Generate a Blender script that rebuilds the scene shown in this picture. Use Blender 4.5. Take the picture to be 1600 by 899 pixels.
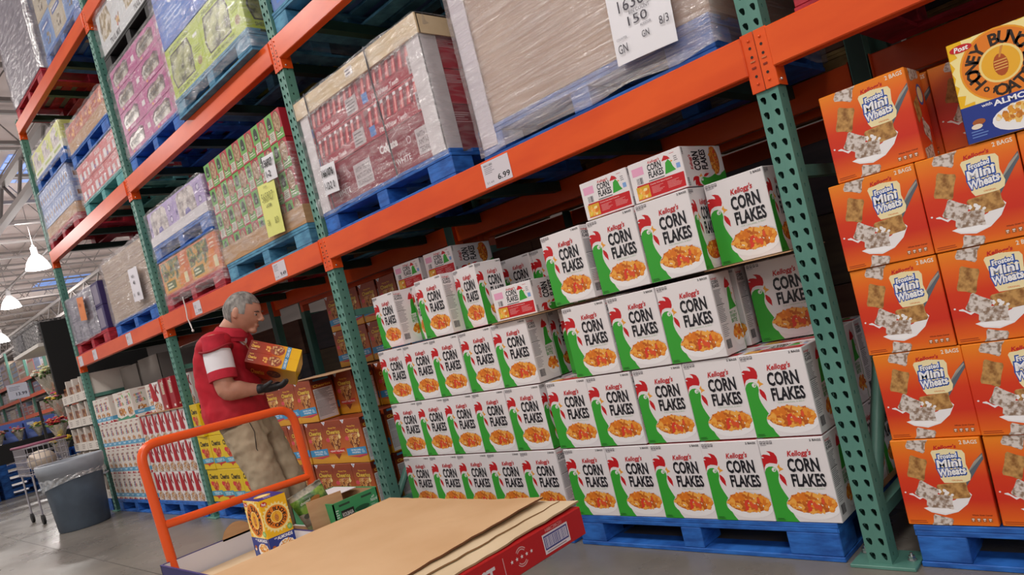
import bpy, math, random
from mathutils import Vector, Matrix, noise
for o in list(bpy.data.objects): bpy.data.objects.remove(o)
SC = bpy.context.scene
COL = SC.collection
R = math.radians
rnd = random.Random(7)

# ------------------------------------------------------------ camera, world, lights, exposure
CAMPOS = Vector((0.98349, -2.39870, 1.12772))
PITCH, ROLL, YAW = -0.0173259, -0.2427518, 0.7749073
FPX, PPX, PPY = 1126.504, 15.08, 55.95
cd = bpy.data.cameras.new('camera'); cam = bpy.data.objects.new('camera', cd); COL.objects.link(cam)
fw = Vector((-math.sin(YAW)*math.cos(PITCH), math.cos(YAW)*math.cos(PITCH), math.sin(PITCH)))
rt = Vector((math.cos(YAW), math.sin(YAW), 0)); up = rt.cross(fw)
rt2 = rt*math.cos(ROLL) + up*math.sin(ROLL); up2 = up*math.cos(ROLL) - rt*math.sin(ROLL)
m = Matrix(((rt2.x, up2.x, -fw.x, CAMPOS.x), (rt2.y, up2.y, -fw.y, CAMPOS.y), (rt2.z, up2.z, -fw.z, CAMPOS.z), (0, 0, 0, 1)))
cam.matrix_world = m
cd.sensor_width = 36; cd.sensor_fit = 'HORIZONTAL'; cd.lens = 36*FPX/1600
cd.shift_x = -PPX/1600; cd.shift_y = PPY/1600
cd.clip_start = .05; cd.clip_end = 300
SC.camera = cam

w = bpy.data.worlds.new('world'); SC.world = w; w.use_nodes = True
w.node_tree.nodes['Background'].inputs[0].default_value = (1, .95, .92, 1)
w.node_tree.nodes['Background'].inputs[1].default_value = .52

def area(name, loc, size, sizey, power, color=(1, .95, .9), target=None):
    l = bpy.data.lights.new(name, 'AREA'); l.shape = 'RECTANGLE'; l.size = size; l.size_y = sizey
    l.energy = power; l.color = color
    o = bpy.data.objects.new(name, l); COL.objects.link(o); o.location = loc
    if target: o.rotation_euler = (Vector(target)-Vector(loc)).to_track_quat('-Z', 'Y').to_euler()
    return o
for i, (x, y, p) in enumerate([(1.5, -4.4, 300), (-4, -4.6, 330), (-10, -4.6, 330), (-17, -4.2, 330), (-26, 3, 900), (-40, 6, 1400), (-55, 4, 1400)]):
    area('aisle_lamp_light', (x, y, 7.6), 1.6, 1.6, p, target=(x-.4, y+1.2, 0))
area('aisle_end_light', (4.5, -6.0, 4.2), 2.0, 2.0, 110, target=(-2.5, 0, 1.0))
for i, (x, y) in enumerate([(-20, -2.5), (-16, 7), (-22, 10), (-26.7, 4.2), (-34.7, 4.8), (-32, 13.5), (-47, 6.5), (-46, 15), (-62, 8), (-72, 2)]):  # point lights added to brighten the far ceiling, not all at a lamp
    l = bpy.data.lights.new('ceiling_fill_light', 'POINT'); l.energy = 330; l.shadow_soft_size = .3; l.color = (1, .93, .9)
    o = bpy.data.objects.new('ceiling_fill_light', l); COL.objects.link(o); o.location = (x, y, 6.05)
SC.view_settings.view_transform = 'Standard'
try: SC.view_settings.look = 'None'
except Exception: pass
SC.view_settings.gamma = 1; SC.view_settings.use_curve_mapping = False
SC.view_settings.exposure = -0.12
try:
    SC.cycles.use_denoising = True
    SC.cycles.max_bounces = 6; SC.cycles.diffuse_bounces = 3; SC.cycles.glossy_bounces = 3
    SC.cycles.transparent_max_bounces = 10; SC.cycles.caustics_reflective = False; SC.cycles.caustics_refractive = False
    SC.cycles.sample_clamp_indirect = 4
except Exception: pass

# ------------------------------------------------------------ materials
def lin(c):
    c = c/255.
    return c/12.92 if c <= .04045 else ((c+.055)/1.055)**2.4
def hx(h):
    return (lin(int(h[0:2], 16)), lin(int(h[2:4], 16)), lin(int(h[4:6], 16)), 1)
MATS = {}
def M(h, rough=.5, metal=0., spec=.5):
    """flat print / paint colour"""
    k = (h, rough, metal, spec)
    if k in MATS: return MATS[k]
    m = bpy.data.materials.new('paint_'+h); m.use_nodes = True
    b = m.node_tree.nodes['Principled BSDF']
    b.inputs['Base Color'].default_value = hx(h); b.inputs['Roughness'].default_value = rough
    b.inputs['Metallic'].default_value = metal; b.inputs['Specular IOR Level'].default_value = spec
    MATS[k] = m; return m
def NM(name, h1, h2, scale=8, rough=.6, stretch=(1, 1, 1), detail=4, lo=.35, hi=.65, bump=0., metal=0., coord='Object', spec=.5, h3=None):
    """two (three) tone noise material"""
    if name in MATS: return MATS[name]
    m = bpy.data.materials.new(name); m.use_nodes = True; nt = m.node_tree; N = nt.nodes; L = nt.links
    b = N['Principled BSDF']; tc = N.new('ShaderNodeTexCoord'); mp = N.new('ShaderNodeMapping'); mp.inputs['Scale'].default_value = stretch
    nz = N.new('ShaderNodeTexNoise'); nz.inputs['Scale'].default_value = scale; nz.inputs['Detail'].default_value = detail
    cr = N.new('ShaderNodeValToRGB'); e = cr.color_ramp.elements
    e[0].position = lo; e[0].color = hx(h1); e[1].position = hi; e[1].color = hx(h2)
    if h3:
        q = e.new((lo+hi)/2); q.color = hx(h3)
    L.new(tc.outputs[coord], mp.inputs[0]); L.new(mp.outputs[0], nz.inputs['Vector']); L.new(nz.outputs['Fac'], cr.inputs[0])
    L.new(cr.outputs[0], b.inputs['Base Color']); b.inputs['Roughness'].default_value = rough; b.inputs['Metallic'].default_value = metal
    b.inputs['Specular IOR Level'].default_value = spec
    if bump:
        bp = N.new('ShaderNodeBump'); bp.inputs['Strength'].default_value = bump; bp.inputs['Distance'].default_value = .01
        L.new(nz.outputs['Fac'], bp.inputs['Height']); L.new(bp.outputs[0], b.inputs['Normal'])
    MATS[name] = m; return m
def GM(name, stops, rough=.4, axis=2):
    """printed colour gradient along the height of the carton"""
    if name in MATS: return MATS[name]
    m = bpy.data.materials.new(name); m.use_nodes = True; nt = m.node_tree; N = nt.nodes; L = nt.links
    b = N['Principled BSDF']; tc = N.new('ShaderNodeTexCoord'); sp = N.new('ShaderNodeSeparateXYZ'); cr = N.new('ShaderNodeValToRGB')
    e = cr.color_ramp.elements; e[0].position = stops[0][0]; e[0].color = hx(stops[0][1]); e[1].position = stops[-1][0]; e[1].color = hx(stops[-1][1])
    for p, c in stops[1:-1]:
        q = e.new(p); q.color = hx(c)
    L.new(tc.outputs['Generated'], sp.inputs[0]); L.new(sp.outputs[axis], cr.inputs[0]); L.new(cr.outputs[0], b.inputs['Base Color'])
    b.inputs['Roughness'].default_value = rough
    MATS[name] = m; return m
def film_mat(name, haze=.16, dens=.5, tint='F2EEF2', stretch=(3, 3, 14), scale=3.0):
    if name in MATS: return MATS[name]
    m = bpy.data.materials.new(name); m.use_nodes = True; nt = m.node_tree; N = nt.nodes; L = nt.links
    N.remove(N['Principled BSDF']); out = N['Material Output']
    tc = N.new('ShaderNodeTexCoord'); mp = N.new('ShaderNodeMapping'); mp.inputs['Scale'].default_value = stretch
    mp.inputs['Rotation'].default_value = (0, R(9), 0)
    nz = N.new('ShaderNodeTexNoise'); nz.inputs['Scale'].default_value = scale; nz.inputs['Detail'].default_value = 5; nz.inputs['Distortion'].default_value = .6
    L.new(tc.outputs['Object'], mp.inputs[0]); L.new(mp.outputs[0], nz.inputs['Vector'])
    cr = N.new('ShaderNodeValToRGB'); e = cr.color_ramp.elements; e[0].position = .40; e[0].color = (.05, .05, .05, 1); e[1].position = .72; e[1].color = (dens, dens, dens, 1)
    L.new(nz.outputs['Fac'], cr.inputs[0])
    bp = N.new('ShaderNodeBump'); bp.inputs['Strength'].default_value = .8; bp.inputs['Distance'].default_value = .018; L.new(nz.outputs['Fac'], bp.inputs['Height'])
    tr = N.new('ShaderNodeBsdfTransparent'); gl = N.new('ShaderNodeBsdfGlossy'); gl.inputs['Roughness'].default_value = .15; gl.inputs['Color'].default_value = (1, 1, 1, 1)
    df = N.new('ShaderNodeBsdfDiffuse'); df.inputs['Color'].default_value = hx(tint)
    L.new(bp.outputs[0], gl.inputs['Normal'])
    m1 = N.new('ShaderNodeMixShader'); m1.inputs[0].default_value = .55; L.new(df.outputs[0], m1.inputs[1]); L.new(gl.outputs[0], m1.inputs[2])
    ad = N.new('ShaderNodeMath'); ad.operation = 'ADD'; ad.inputs[1].default_value = haze; L.new(cr.outputs[0], ad.inputs[0])
    m2 = N.new('ShaderNodeMixShader'); L.new(ad.outputs[0], m2.inputs[0]); L.new(tr.outputs[0], m2.inputs[1]); L.new(m1.outputs[0], m2.inputs[2])
    L.new(m2.outputs[0], out.inputs[0])
    MATS[name] = m; return m
WHITE = 'E9E4E6'; KRAFT = NM('kraft_board', 'B98F66', 'C8A078', 5, .75, (1, 1, 6)); KRAFTL = NM('kraft_pale', 'D8BE98', 'E2CBA8', 6, .75)
PBLUE = NM('pallet_blue', '1A4F9E', '2F74CE', 5, .6, (2, 2, 6), bump=.4); PBLUE2 = NM('pallet_teal_blue', '3A7398', '5FA0C0', 5, .65, (2, 2, 6), bump=.4)
PRED = NM('pallet_red', '8E1426', 'C0283C', 5, .6, (2, 2, 6), bump=.4); PTEAL = NM('pallet_teal', '3F8E94', '72B7B5', 5, .65, (2, 2, 6), bump=.4)
POLD = NM('pallet_raw', '7A5F38', 'A08452', 5, .8, (2, 2, 6), bump=.4)
GREEN = NM('rack_green', '4C7D72', '66988A', 4, .45, (1, 1, .4), detail=6); DGREEN = NM('bar_green', '1E3A34', '2A4C44', 4, .5)
ORANGE = NM('rack_orange', 'DD4A14', 'EE5C1C', 3, .3, (.6, 1, 2), detail=6)

# ------------------------------------------------------------ mesh builder
class MB:
    def __init__(s): s.v = []; s.f = []; s.mi = []; s.m = []; s.sm = []
    def mid(s, m):
        if isinstance(m, str): m = M(m)
        if m not in s.m: s.m.append(m)
        return s.m.index(m)
    def add(s, vs, fs, m, smooth=False):
        b = len(s.v); i = s.mid(m); s.v += [tuple(p) for p in vs]
        for f in fs: s.f.append(tuple(b+k for k in f)); s.mi.append(i); s.sm.append(smooth)
    def box(s, lo, hi, m, mt=None):
        x0, y0, z0 = lo; x1, y1, z1 = hi
        vs = [(x0, y0, z0), (x1, y0, z0), (x1, y1, z0), (x0, y1, z0), (x0, y0, z1), (x1, y0, z1), (x1, y1, z1), (x0, y1, z1)]
        if mt is not None: vs = [mt @ Vector(p) for p in vs]
        s.add(vs, [(0, 3, 2, 1), (4, 5, 6, 7), (0, 1, 5, 4), (1, 2, 6, 5), (2, 3, 7, 6), (3, 0, 4, 7)], m)
    def cbox(s, lo, hi, c, m, mt=None):
        """box with chamfered edges"""
        cx, cy, cz = [(a+b)/2 for a, b in zip(lo, hi)]; hxx, hyy, hzz = [(b-a)/2 for a, b in zip(lo, hi)]
        vs = []; idx = {}
        for sx in (-1, 1):
            for sy in (-1, 1):
                for sz in (-1, 1):
                    for ax in range(3):
                        p = [sx*(hxx-c), sy*(hyy-c), sz*(hzz-c)]; p[ax] = (sx*hxx, sy*hyy, sz*hzz)[ax]
                        idx[(sx, sy, sz, ax)] = len(vs); vs.append(Vector((cx+p[0], cy+p[1], cz+p[2])))
        fs = []
        I = lambda a, b, cc, ax: idx[(a, b, cc, ax)]
        for q in (-1, 1):
            fs.append([I(q, -1, -1, 0), I(q, 1, -1, 0), I(q, 1, 1, 0), I(q, -1, 1, 0)][::q])
            fs.append([I(-1, q, -1, 1), I(1, q, -1, 1), I(1, q, 1, 1), I(-1, q, 1, 1)][::-q])
            fs.append([I(-1, -1, q, 2), I(1, -1, q, 2), I(1, 1, q, 2), I(-1, 1, q, 2)][::q])
        for a in (-1, 1):
            for b in (-1, 1):
                fs.append([I(a, b, -1, 0), I(a, b, 1, 0), I(a, b, 1, 1), I(a, b, -1, 1)][::-a*b])
                fs.append([I(a, -1, b, 0), I(a, 1, b, 0), I(a, 1, b, 2), I(a, -1, b, 2)][::a*b])
                fs.append([I(-1, a, b, 1), I(1, a, b, 1), I(1, a, b, 2), I(-1, a, b, 2)][::-a*b])
                for cc in (-1, 1): fs.append([I(a, b, cc, 0), I(a, b, cc, 1), I(a, b, cc, 2)][::a*b*cc])
        if mt is not None: vs = [mt @ p for p in vs]
        s.add(vs, fs, m)
    def rings(s, rs, m, cap=True, smooth=True, closed=False):
        n = len(rs[0]); b = [p for r in rs for p in r]; fs = []
        for i in range(len(rs)-(0 if closed else 1)):
            j = (i+1) % len(rs)
            for k in range(n): fs.append((i*n+k, i*n+(k+1) % n, j*n+(k+1) % n, j*n+k))
        s.add(b, fs, m, smooth)
        if cap and not closed:
            s.add(rs[0], [tuple(range(n))[::-1]], m, False); s.add(rs[-1], [tuple(range(n))], m, False)
    def tube(s, pts, r, m, n=10, cap=True, ry=None, ref=None):
        pts = [Vector(p) for p in pts]; rs = []
        rr = r if isinstance(r, (list, tuple)) else [r]*len(pts)
        ref0 = Vector(ref) if ref else None; last = None
        for i, p in enumerate(pts):
            t = (pts[min(i+1, len(pts)-1)]-pts[max(i-1, 0)]).normalized()
            if last is None:
                a = ref0 if ref0 else (Vector((0, 0, 1)) if abs(t.z) < .9 else Vector((1, 0, 0)))
            else: a = last
            a = (a-t*a.dot(t)).normalized(); bb = t.cross(a); last = a
            q = rr[i]; ra, rb = (q if isinstance(q, (list, tuple)) else (q, q))
            rs.append([p+a*ra*math.cos(2*math.pi*k/n)+bb*rb*math.sin(2*math.pi*k/n) for k in range(n)])
        s.rings(rs, m, cap)
    def cyl(s, c, r, h, m, n=24, r2=None, smooth=True):
        r2 = r if r2 is None else r2; c = Vector(c)
        s.rings([[c+Vector((q*math.cos(2*math.pi*k/n), q*math.sin(2*math.pi*k/n), z)) for k in range(n)] for q, z in ((r, 0), (r2, h))], m, True, smooth)
    def ball(s, c, r, m, nu=12, nv=8, sc=(1, 1, 1), rot=None, fn=None):
        c = Vector(c); rs = []
        for j in range(nv+1):
            th = math.pi*(j+.001)/(nv+.002); row = []
            for k in range(nu):
                ph = 2*math.pi*k/nu; p = Vector((math.sin(th)*math.cos(ph), math.sin(th)*math.sin(ph), -math.cos(th)))
                if fn: p = fn(p)
                p = Vector((p.x*sc[0]*r, p.y*sc[1]*r, p.z*sc[2]*r))
                if rot is not None: p = rot @ p
                row.append(c+p)
            rs.append(row)
        s.rings(rs, m, True)
    def mesh(s, name):
        me = bpy.data.meshes.new(name); me.from_pydata(s.v, [], s.f)
        for mm in s.m: me.materials.append(mm)
        me.polygons.foreach_set('material_index', s.mi); me.polygons.foreach_set('use_smooth', s.sm); me.update()
        return me
    def build(s, name, parent=None, loc=(0, 0, 0), rot=(0, 0, 0)):
        return link(name, s.mesh(name), parent, loc, rot)
def link(name, me, parent=None, loc=(0, 0, 0), rot=(0, 0, 0)):
    o = bpy.data.objects.new(name, me); COL.objects.link(o); o.parent = parent; o.location = loc; o.rotation_euler = rot
    return o
def tag(o, label=None, cat=None, group=None, kind=None):
    if label: o['label'] = label
    if cat: o['category'] = cat
    if group: o['group'] = group
    if kind: o['kind'] = kind
    return o
def empty(name, loc=(0, 0, 0), rz=0, label=None, cat=None, group=None):
    o = bpy.data.objects.new(name, None); COL.objects.link(o); o.location = loc; o.rotation_euler = (0, 0, rz); o.empty_display_size = .1
    return tag(o, label, cat, group)
def copy_tree(o, parent=None):
    c = o.copy(); COL.objects.link(c); c.parent = parent
    for ch in [x for x in bpy.data.objects if x.parent == o]: copy_tree(ch, c)
    return c

# ------------------------------------------------------------ text and print canvas
_tc = {}
def glyphs(t, bold=0., res=2):
    k = (t, bold, res)
    if k in _tc: return _tc[k]
    cu = bpy.data.curves.new('t', 'FONT'); cu.body = t; cu.resolution_u = res; cu.offset = bold; cu.fill_mode = 'BOTH'
    ob = bpy.data.objects.new('t', cu); COL.objects.link(ob)
    dg = bpy.context.evaluated_depsgraph_get(); dg.update(); me = ob.evaluated_get(dg).to_mesh()
    vs = [(v.co.x, v.co.y) for v in me.vertices]; fs = [tuple(p.vertices) for p in me.polygons]
    ob.evaluated_get(dg).to_mesh_clear(); bpy.data.objects.remove(ob); bpy.data.curves.remove(cu)
    if not vs: vs = [(0, 0), (.1, 0), (0, .1)]; fs = []
    xs = [p[0] for p in vs]; ys = [p[1] for p in vs]
    _tc[k] = (vs, fs, min(xs), max(xs), min(ys), max(ys)); return _tc[k]
class CV:
    """a printed panel: normalised coordinates 0..1 on a rectangle, every shape laid a hair above the last"""
    def __init__(s, mb, O, U, V, w, h, off=.0003, step=.000008):
        s.mb = mb; s.O = Vector(O); s.U = Vector(U).normalized(); s.V = Vector(V).normalized(); s.N = s.U.cross(s.V); s.w = w; s.h = h; s.d = off; s.step = step
    def P(s, x, y): return s.O+s.U*(x*s.w)+s.V*(y*s.h)+s.N*s.d
    def poly(s, pts, m):
        s.d += s.step; s.mb.add([s.P(*p) for p in pts], [tuple(range(len(pts)))], m)
    def rect(s, x0, y0, x1, y1, m): s.poly([(x0, y0), (x1, y0), (x1, y1), (x0, y1)], m)
    def ell(s, cx, cy, rx, ry, m, n=20, a0=0, a1=360, cl=None):
        pts = []
        for k in range(n+(0 if a1-a0 == 360 else 1)):
            a = R(a0+(a1-a0)*k/n); x = cx+rx*math.cos(a); y = cy+ry*math.sin(a)
            if cl: x = min(max(x, cl[0]), cl[2]); y = min(max(y, cl[1]), cl[3])
            pts.append((x, y))
        s.poly(pts, m)
    def text(s, t, x0, y0, x1, y1, m, bold=0., shear=0., slope=0., rot90=False, res=2, arch=0.):
        vs, fs, a, b, c, d = glyphs(t, bold, res); s.d += s.step; out = []
        for x, y in vs:
            p = (x-a)/(b-a+1e-9); q = (y-c)/(d-c+1e-9)
            if rot90: X = x1-(x1-x0)*q; Y = y0+(y1-y0)*p
            else: X = x0+(x1-x0)*p+shear*q*(y1-y0); Y = y0+(y1-y0)*q+slope*p+arch*(1-(2*p-1)**2)
            out.append(s.P(X, Y))
        s.mb.add(out, fs, m)
    def arctext(s, t, cx, cy, r, a0, a1, size, m, bold=.02, sx=1.):
        """letters round a circle, r and size in metres"""
        n = len(t); s.d += s.step
        for i, ch in enumerate(t):
            if ch == ' ': continue
            a = R(a0+(a1-a0)*(i/(n-1) if n > 1 else 0)); vs, fs, xa, xb, ya, yb = glyphs(ch, bold)
            flip = 1; ux = Vector((math.sin(a), -math.cos(a))); uy = Vector((math.cos(a), math.sin(a)))
            if a1 > a0: ux = -ux; uy = -uy
            out = []
            for x, y in vs:
                p = Vector((r*math.cos(a), r*math.sin(a)))+ux*((x-(xa+xb)/2)*size*sx)+uy*((y-.35)*size)
                out.append(s.P(cx+p.x/s.w, cy+p.y/s.h))
            s.mb.add(out, fs, m)
    def lines(s, x0, y0, x1, y1, n, m, th=.35, rr=None):
        rr = rr or rnd
        for i in range(n):
            y = y1-(y1-y0)*(i+.5)/n; h = (y1-y0)/n*th
            s.rect(x0, y-h/2, x0+(x1-x0)*rr.uniform(.6, 1), y+h/2, m)
    def bars(s, x0, y0, x1, y1, n, m, rr=None):
        rr = rr or rnd
        for i in range(n):
            x = x0+(x1-x0)*i/n; s.rect(x, y0, x+(x1-x0)/n*rr.uniform(.25, .8), y1, m)
    def blobs(s, cx, cy, rx, ry, n, mats, size=.05, seed=1, cl=(0.01, 0.01, .99, .99), asp=None, elong=1.):
        rr = random.Random(seed); asp = asp or s.w/s.h
        for i in range(n):
            a = rr.uniform(0, 2*math.pi); q = math.sqrt(rr.random()); x = cx+rx*q*math.cos(a); y = cy+ry*q*math.sin(a)
            k = rr.randint(5, 7); t0 = rr.uniform(0, 6.3); sz = size*rr.uniform(.6, 1.15); th = rr.uniform(0, 6.3)
            pts = []
            for j in range(k):
                g = t0+2*math.pi*j/k; r0 = sz*rr.uniform(.6, 1.1); u = r0*math.cos(g)*elong; v = r0*math.sin(g)
                uu = u*math.cos(th)-v*math.sin(th); vv = u*math.sin(th)+v*math.cos(th)
                pts.append((min(max(x+uu, cl[0]), cl[2]), min(max(y+vv*asp, cl[1]), cl[3])))
            s.poly(pts, mats[rr.randrange(len(mats))])
def panels(mb, w, d, h, z0=0.):
    """front, back, right (+x), left (-x), top canvases of a carton centred on the origin"""
    return (CV(mb, (-w/2, -d/2, z0), (1, 0, 0), (0, 0, 1), w, h), CV(mb, (w/2, d/2, z0), (-1, 0, 0), (0, 0, 1), w, h),
            CV(mb, (w/2, -d/2, z0), (0, 1, 0), (0, 0, 1), d, h), CV(mb, (-w/2, d/2, z0), (0, -1, 0), (0, 0, 1), d, h),
            CV(mb, (-w/2, -d/2, z0+h), (1, 0, 0), (0, 1, 0), w, d))
def carton(w, d, h, m, c=.0022):
    mb = MB(); mb.cbox((-w/2, -d/2, 0), (w/2, d/2, h), c, m); return mb
ORD = ['first', 'second', 'third', 'fourth', 'fifth', 'sixth', 'seventh', 'eighth', 'ninth', 'tenth']

# ------------------------------------------------------------ the setting
def structure(o): o['kind'] = 'structure'; return o
fl = bpy.data.materials.new('concrete_floor'); fl.use_nodes = True; nt = fl.node_tree; b = nt.nodes['Principled BSDF']
tc = nt.nodes.new('ShaderNodeTexCoord'); n1 = nt.nodes.new('ShaderNodeTexNoise'); n1.inputs['Scale'].default_value = .9; n1.inputs['Detail'].default_value = 9; n1.inputs['Roughness'].default_value = .65
cr = nt.nodes.new('ShaderNodeValToRGB'); e = cr.color_ramp.elements; e[0].position = .3; e[0].color = hx('6B6660'); e[1].position = .7; e[1].color = hx('8E8880')
nt.links.new(tc.outputs['Object'], n1.inputs['Vector']); nt.links.new(n1.outputs['Fac'], cr.inputs[0]); nt.links.new(cr.outputs[0], b.inputs['Base Color'])
n2 = nt.nodes.new('ShaderNodeTexNoise'); n2.inputs['Scale'].default_value = 2.2; n2.inputs['Detail'].default_value = 6
mr = nt.nodes.new('ShaderNodeMapRange'); mr.inputs['To Min'].default_value = .16; mr.inputs['To Max'].default_value = .42
nt.links.new(tc.outputs['Object'], n2.inputs['Vector']); nt.links.new(n2.outputs['Fac'], mr.inputs[0]); nt.links.new(mr.outputs[0], b.inputs['Roughness'])
mb = MB(); mb.box((-85, -14, -.1), (8, 30, 0), fl); structure(mb.build('floor'))
mb = MB()
jm = M('4E4B47', .6)
for x in (-4.2, -8.9, -13.5, -18.1, -24): mb.box((x-.003, -14, 0), (x+.003, 30, .0006), jm)
for y in (-.9, -5.4): mb.box((-85, y-.003, 0), (8, y+.003, .0007), jm)
tag(mb.build('trim_floor_joints'), kind='structure')
CEIL = 8.6
ceil_m = NM('ceiling_panel', 'E4D4D0', 'EEE4E2', .5, .8); steel = M('A09A98', .55); dsteel = M('7A7472', .6)
mb = MB(); mb.box((-85, -14, CEIL), (8, 30, CEIL+.1), ceil_m)
sky_m = bpy.data.materials.new('skylight_pane'); sky_m.use_nodes = True
sb = sky_m.node_tree.nodes['Principled BSDF']; sb.inputs['Base Color'].default_value = hx('6F94D8'); sb.inputs['Emission Color'].default_value = hx('7FA2E6'); sb.inputs['Emission Strength'].default_value = .8
structure(mb.build('ceiling'))
k = 0
for (x, y) in [(-23, 4.2), (-43, 9), (-12, 12)]:
    k += 1; mb = MB(); mb.box((x-1.3, y-1.2, CEIL-.03), (x+1.3, y+1.2, CEIL-.005), sky_m)
    for q in (-.6, 0, .6): mb.box((x-1.3, y+q-.015, CEIL-.05), (x+1.3, y+q+.015, CEIL-.03), M('C8CCD8'))
    for q in (-.65, 0, .65): mb.box((x+q-.015, y-1.2, CEIL-.05), (x+q+.015, y+1.2, CEIL-.03), M('C8CCD8'))
    structure(mb.build('window_%d' % k))
mb = MB(); mb.box((-85, -14, 0), (-84.8, 30, CEIL), M('BDB4B0', .8)); structure(mb.build('wall_far'))
mb = MB(); mb.box((-85, 30, 0), (8, 30.2, CEIL), M('A69C98', .8)); structure(mb.build('wall_side'))
# joists run across the aisle, pipes and girders along it
jmb = MB(); zt, zb = CEIL-.12, CEIL-.85
for z in (zt, zb): jmb.box((-.05, -14, z-.04), (.05, 30, z+.04), steel)
y = -14.
while y < 29.3:
    jmb.tube([(0, y, zb), (0, y+.55, zt), (0, y+1.1, zb)], .022, steel, 5); y += 1.1
jme = jmb.mesh('ceiling_joist')
for i in range(26): structure(link('ceiling_joist', jme, None, (-10.5-2.6*i, 0, 0)))
for i, y in enumerate((-3.5, 2.6, 8.7, 14.8, 20.9)):
    mb = MB()
    for z in (CEIL-.95, CEIL-1.75): mb.box((-85, y-.09, z-.07), (8, y+.09, z+.07), steel)
    x = -85.
    while x < -6:
        mb.tube([(x, y, CEIL-1.75), (x+1.2, y, CEIL-.95), (x+2.4, y, CEIL-1.75)], .045, dsteel, 5); x += 2.4
    structure(mb.build('ceiling_girder'))
mb = MB()
for y, r, c in ((1.1, .06, 'C8C2C0'), (5.2, .05, 'A09A98'), (10.5, .09, 'C4BEBC'), (-1.6, .05, '9A3028')):
    mb.tube([(-84, y, CEIL-1.15), (8, y, CEIL-1.15)], r, M(c, .5), 8)
structure(mb.build('trim_ceiling_pipes'))

# ------------------------------------------------------------ hanging lamps
lamp_shade = M('F4F2F4', .4); glow = bpy.data.materials.new('lamp_glow'); glow.use_nodes = True
gb = glow.node_tree.nodes['Principled BSDF']; gb.inputs['Base Color'].default_value = (1, 1, 1, 1); gb.inputs['Emission Color'].default_value = (1, .97, .95, 1); gb.inputs['Emission Strength'].default_value = 6
shg = bpy.data.materials.new('lamp_prismatic_glass'); shg.use_nodes = True
gb = shg.node_tree.nodes['Principled BSDF']; gb.inputs['Base Color'].default_value = (.95, .95, .95, 1); gb.inputs['Emission Color'].default_value = (1, .97, .96, 1); gb.inputs['Emission Strength'].default_value = 1.6
def make_lamp():
    r = empty('high_bay_lamp')
    mb = MB(); prof = [(.08, .5), (.12, .46), (.2, .38), (.3, .22), (.36, .05), (.37, 0)]
    rs = [[Vector((q*math.cos(2*math.pi*k/24), q*math.sin(2*math.pi*k/24), z)) for k in range(24)] for q, z in prof]
    mb.rings(rs, shg, cap=False); mb.build('lamp_shade', r)
    mb = MB(); mb.cyl((0, 0, .02), .3, .03, glow); mb.build('bulb', r)
    mb = MB(); mb.cyl((0, 0, .5), .1, .22, M('E8E6E8', .4), 16); mb.cyl((0, 0, .72), .05, .08, M('C8C6C8', .4), 12); mb.build('ballast_housing', r)
    mb = MB(); mb.tube([(0, 0, .8), (0, 0, 2.25)], .012, steel, 6); mb.build('hanging_rod', r)
    return r
lamp0 = make_lamp(); first = True
for (x, y, z, lab) in [(-26.7, 4.2, 6.34, 'white bell-shaped warehouse lamp nearest the orange rack end'), (-34.7, 4.8, 6.34, 'white glowing bell lamp behind and left of the nearest one'),
                       (-47.2, 6.5, 6.34, 'small bell lamp low at the left edge above the shelves'), (-30.5, 13.5, 6.34, 'bell lamp far right behind the first rack beams'),
                       (-58, 5.0, 6.34, 'farthest tiny bell lamp under the ceiling joists')]:
    o = lamp0 if first else copy_tree(lamp0); first = False; o.location = (x, y, z)
    tag(o, lab, 'lamp', 'high bay lamps')

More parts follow.
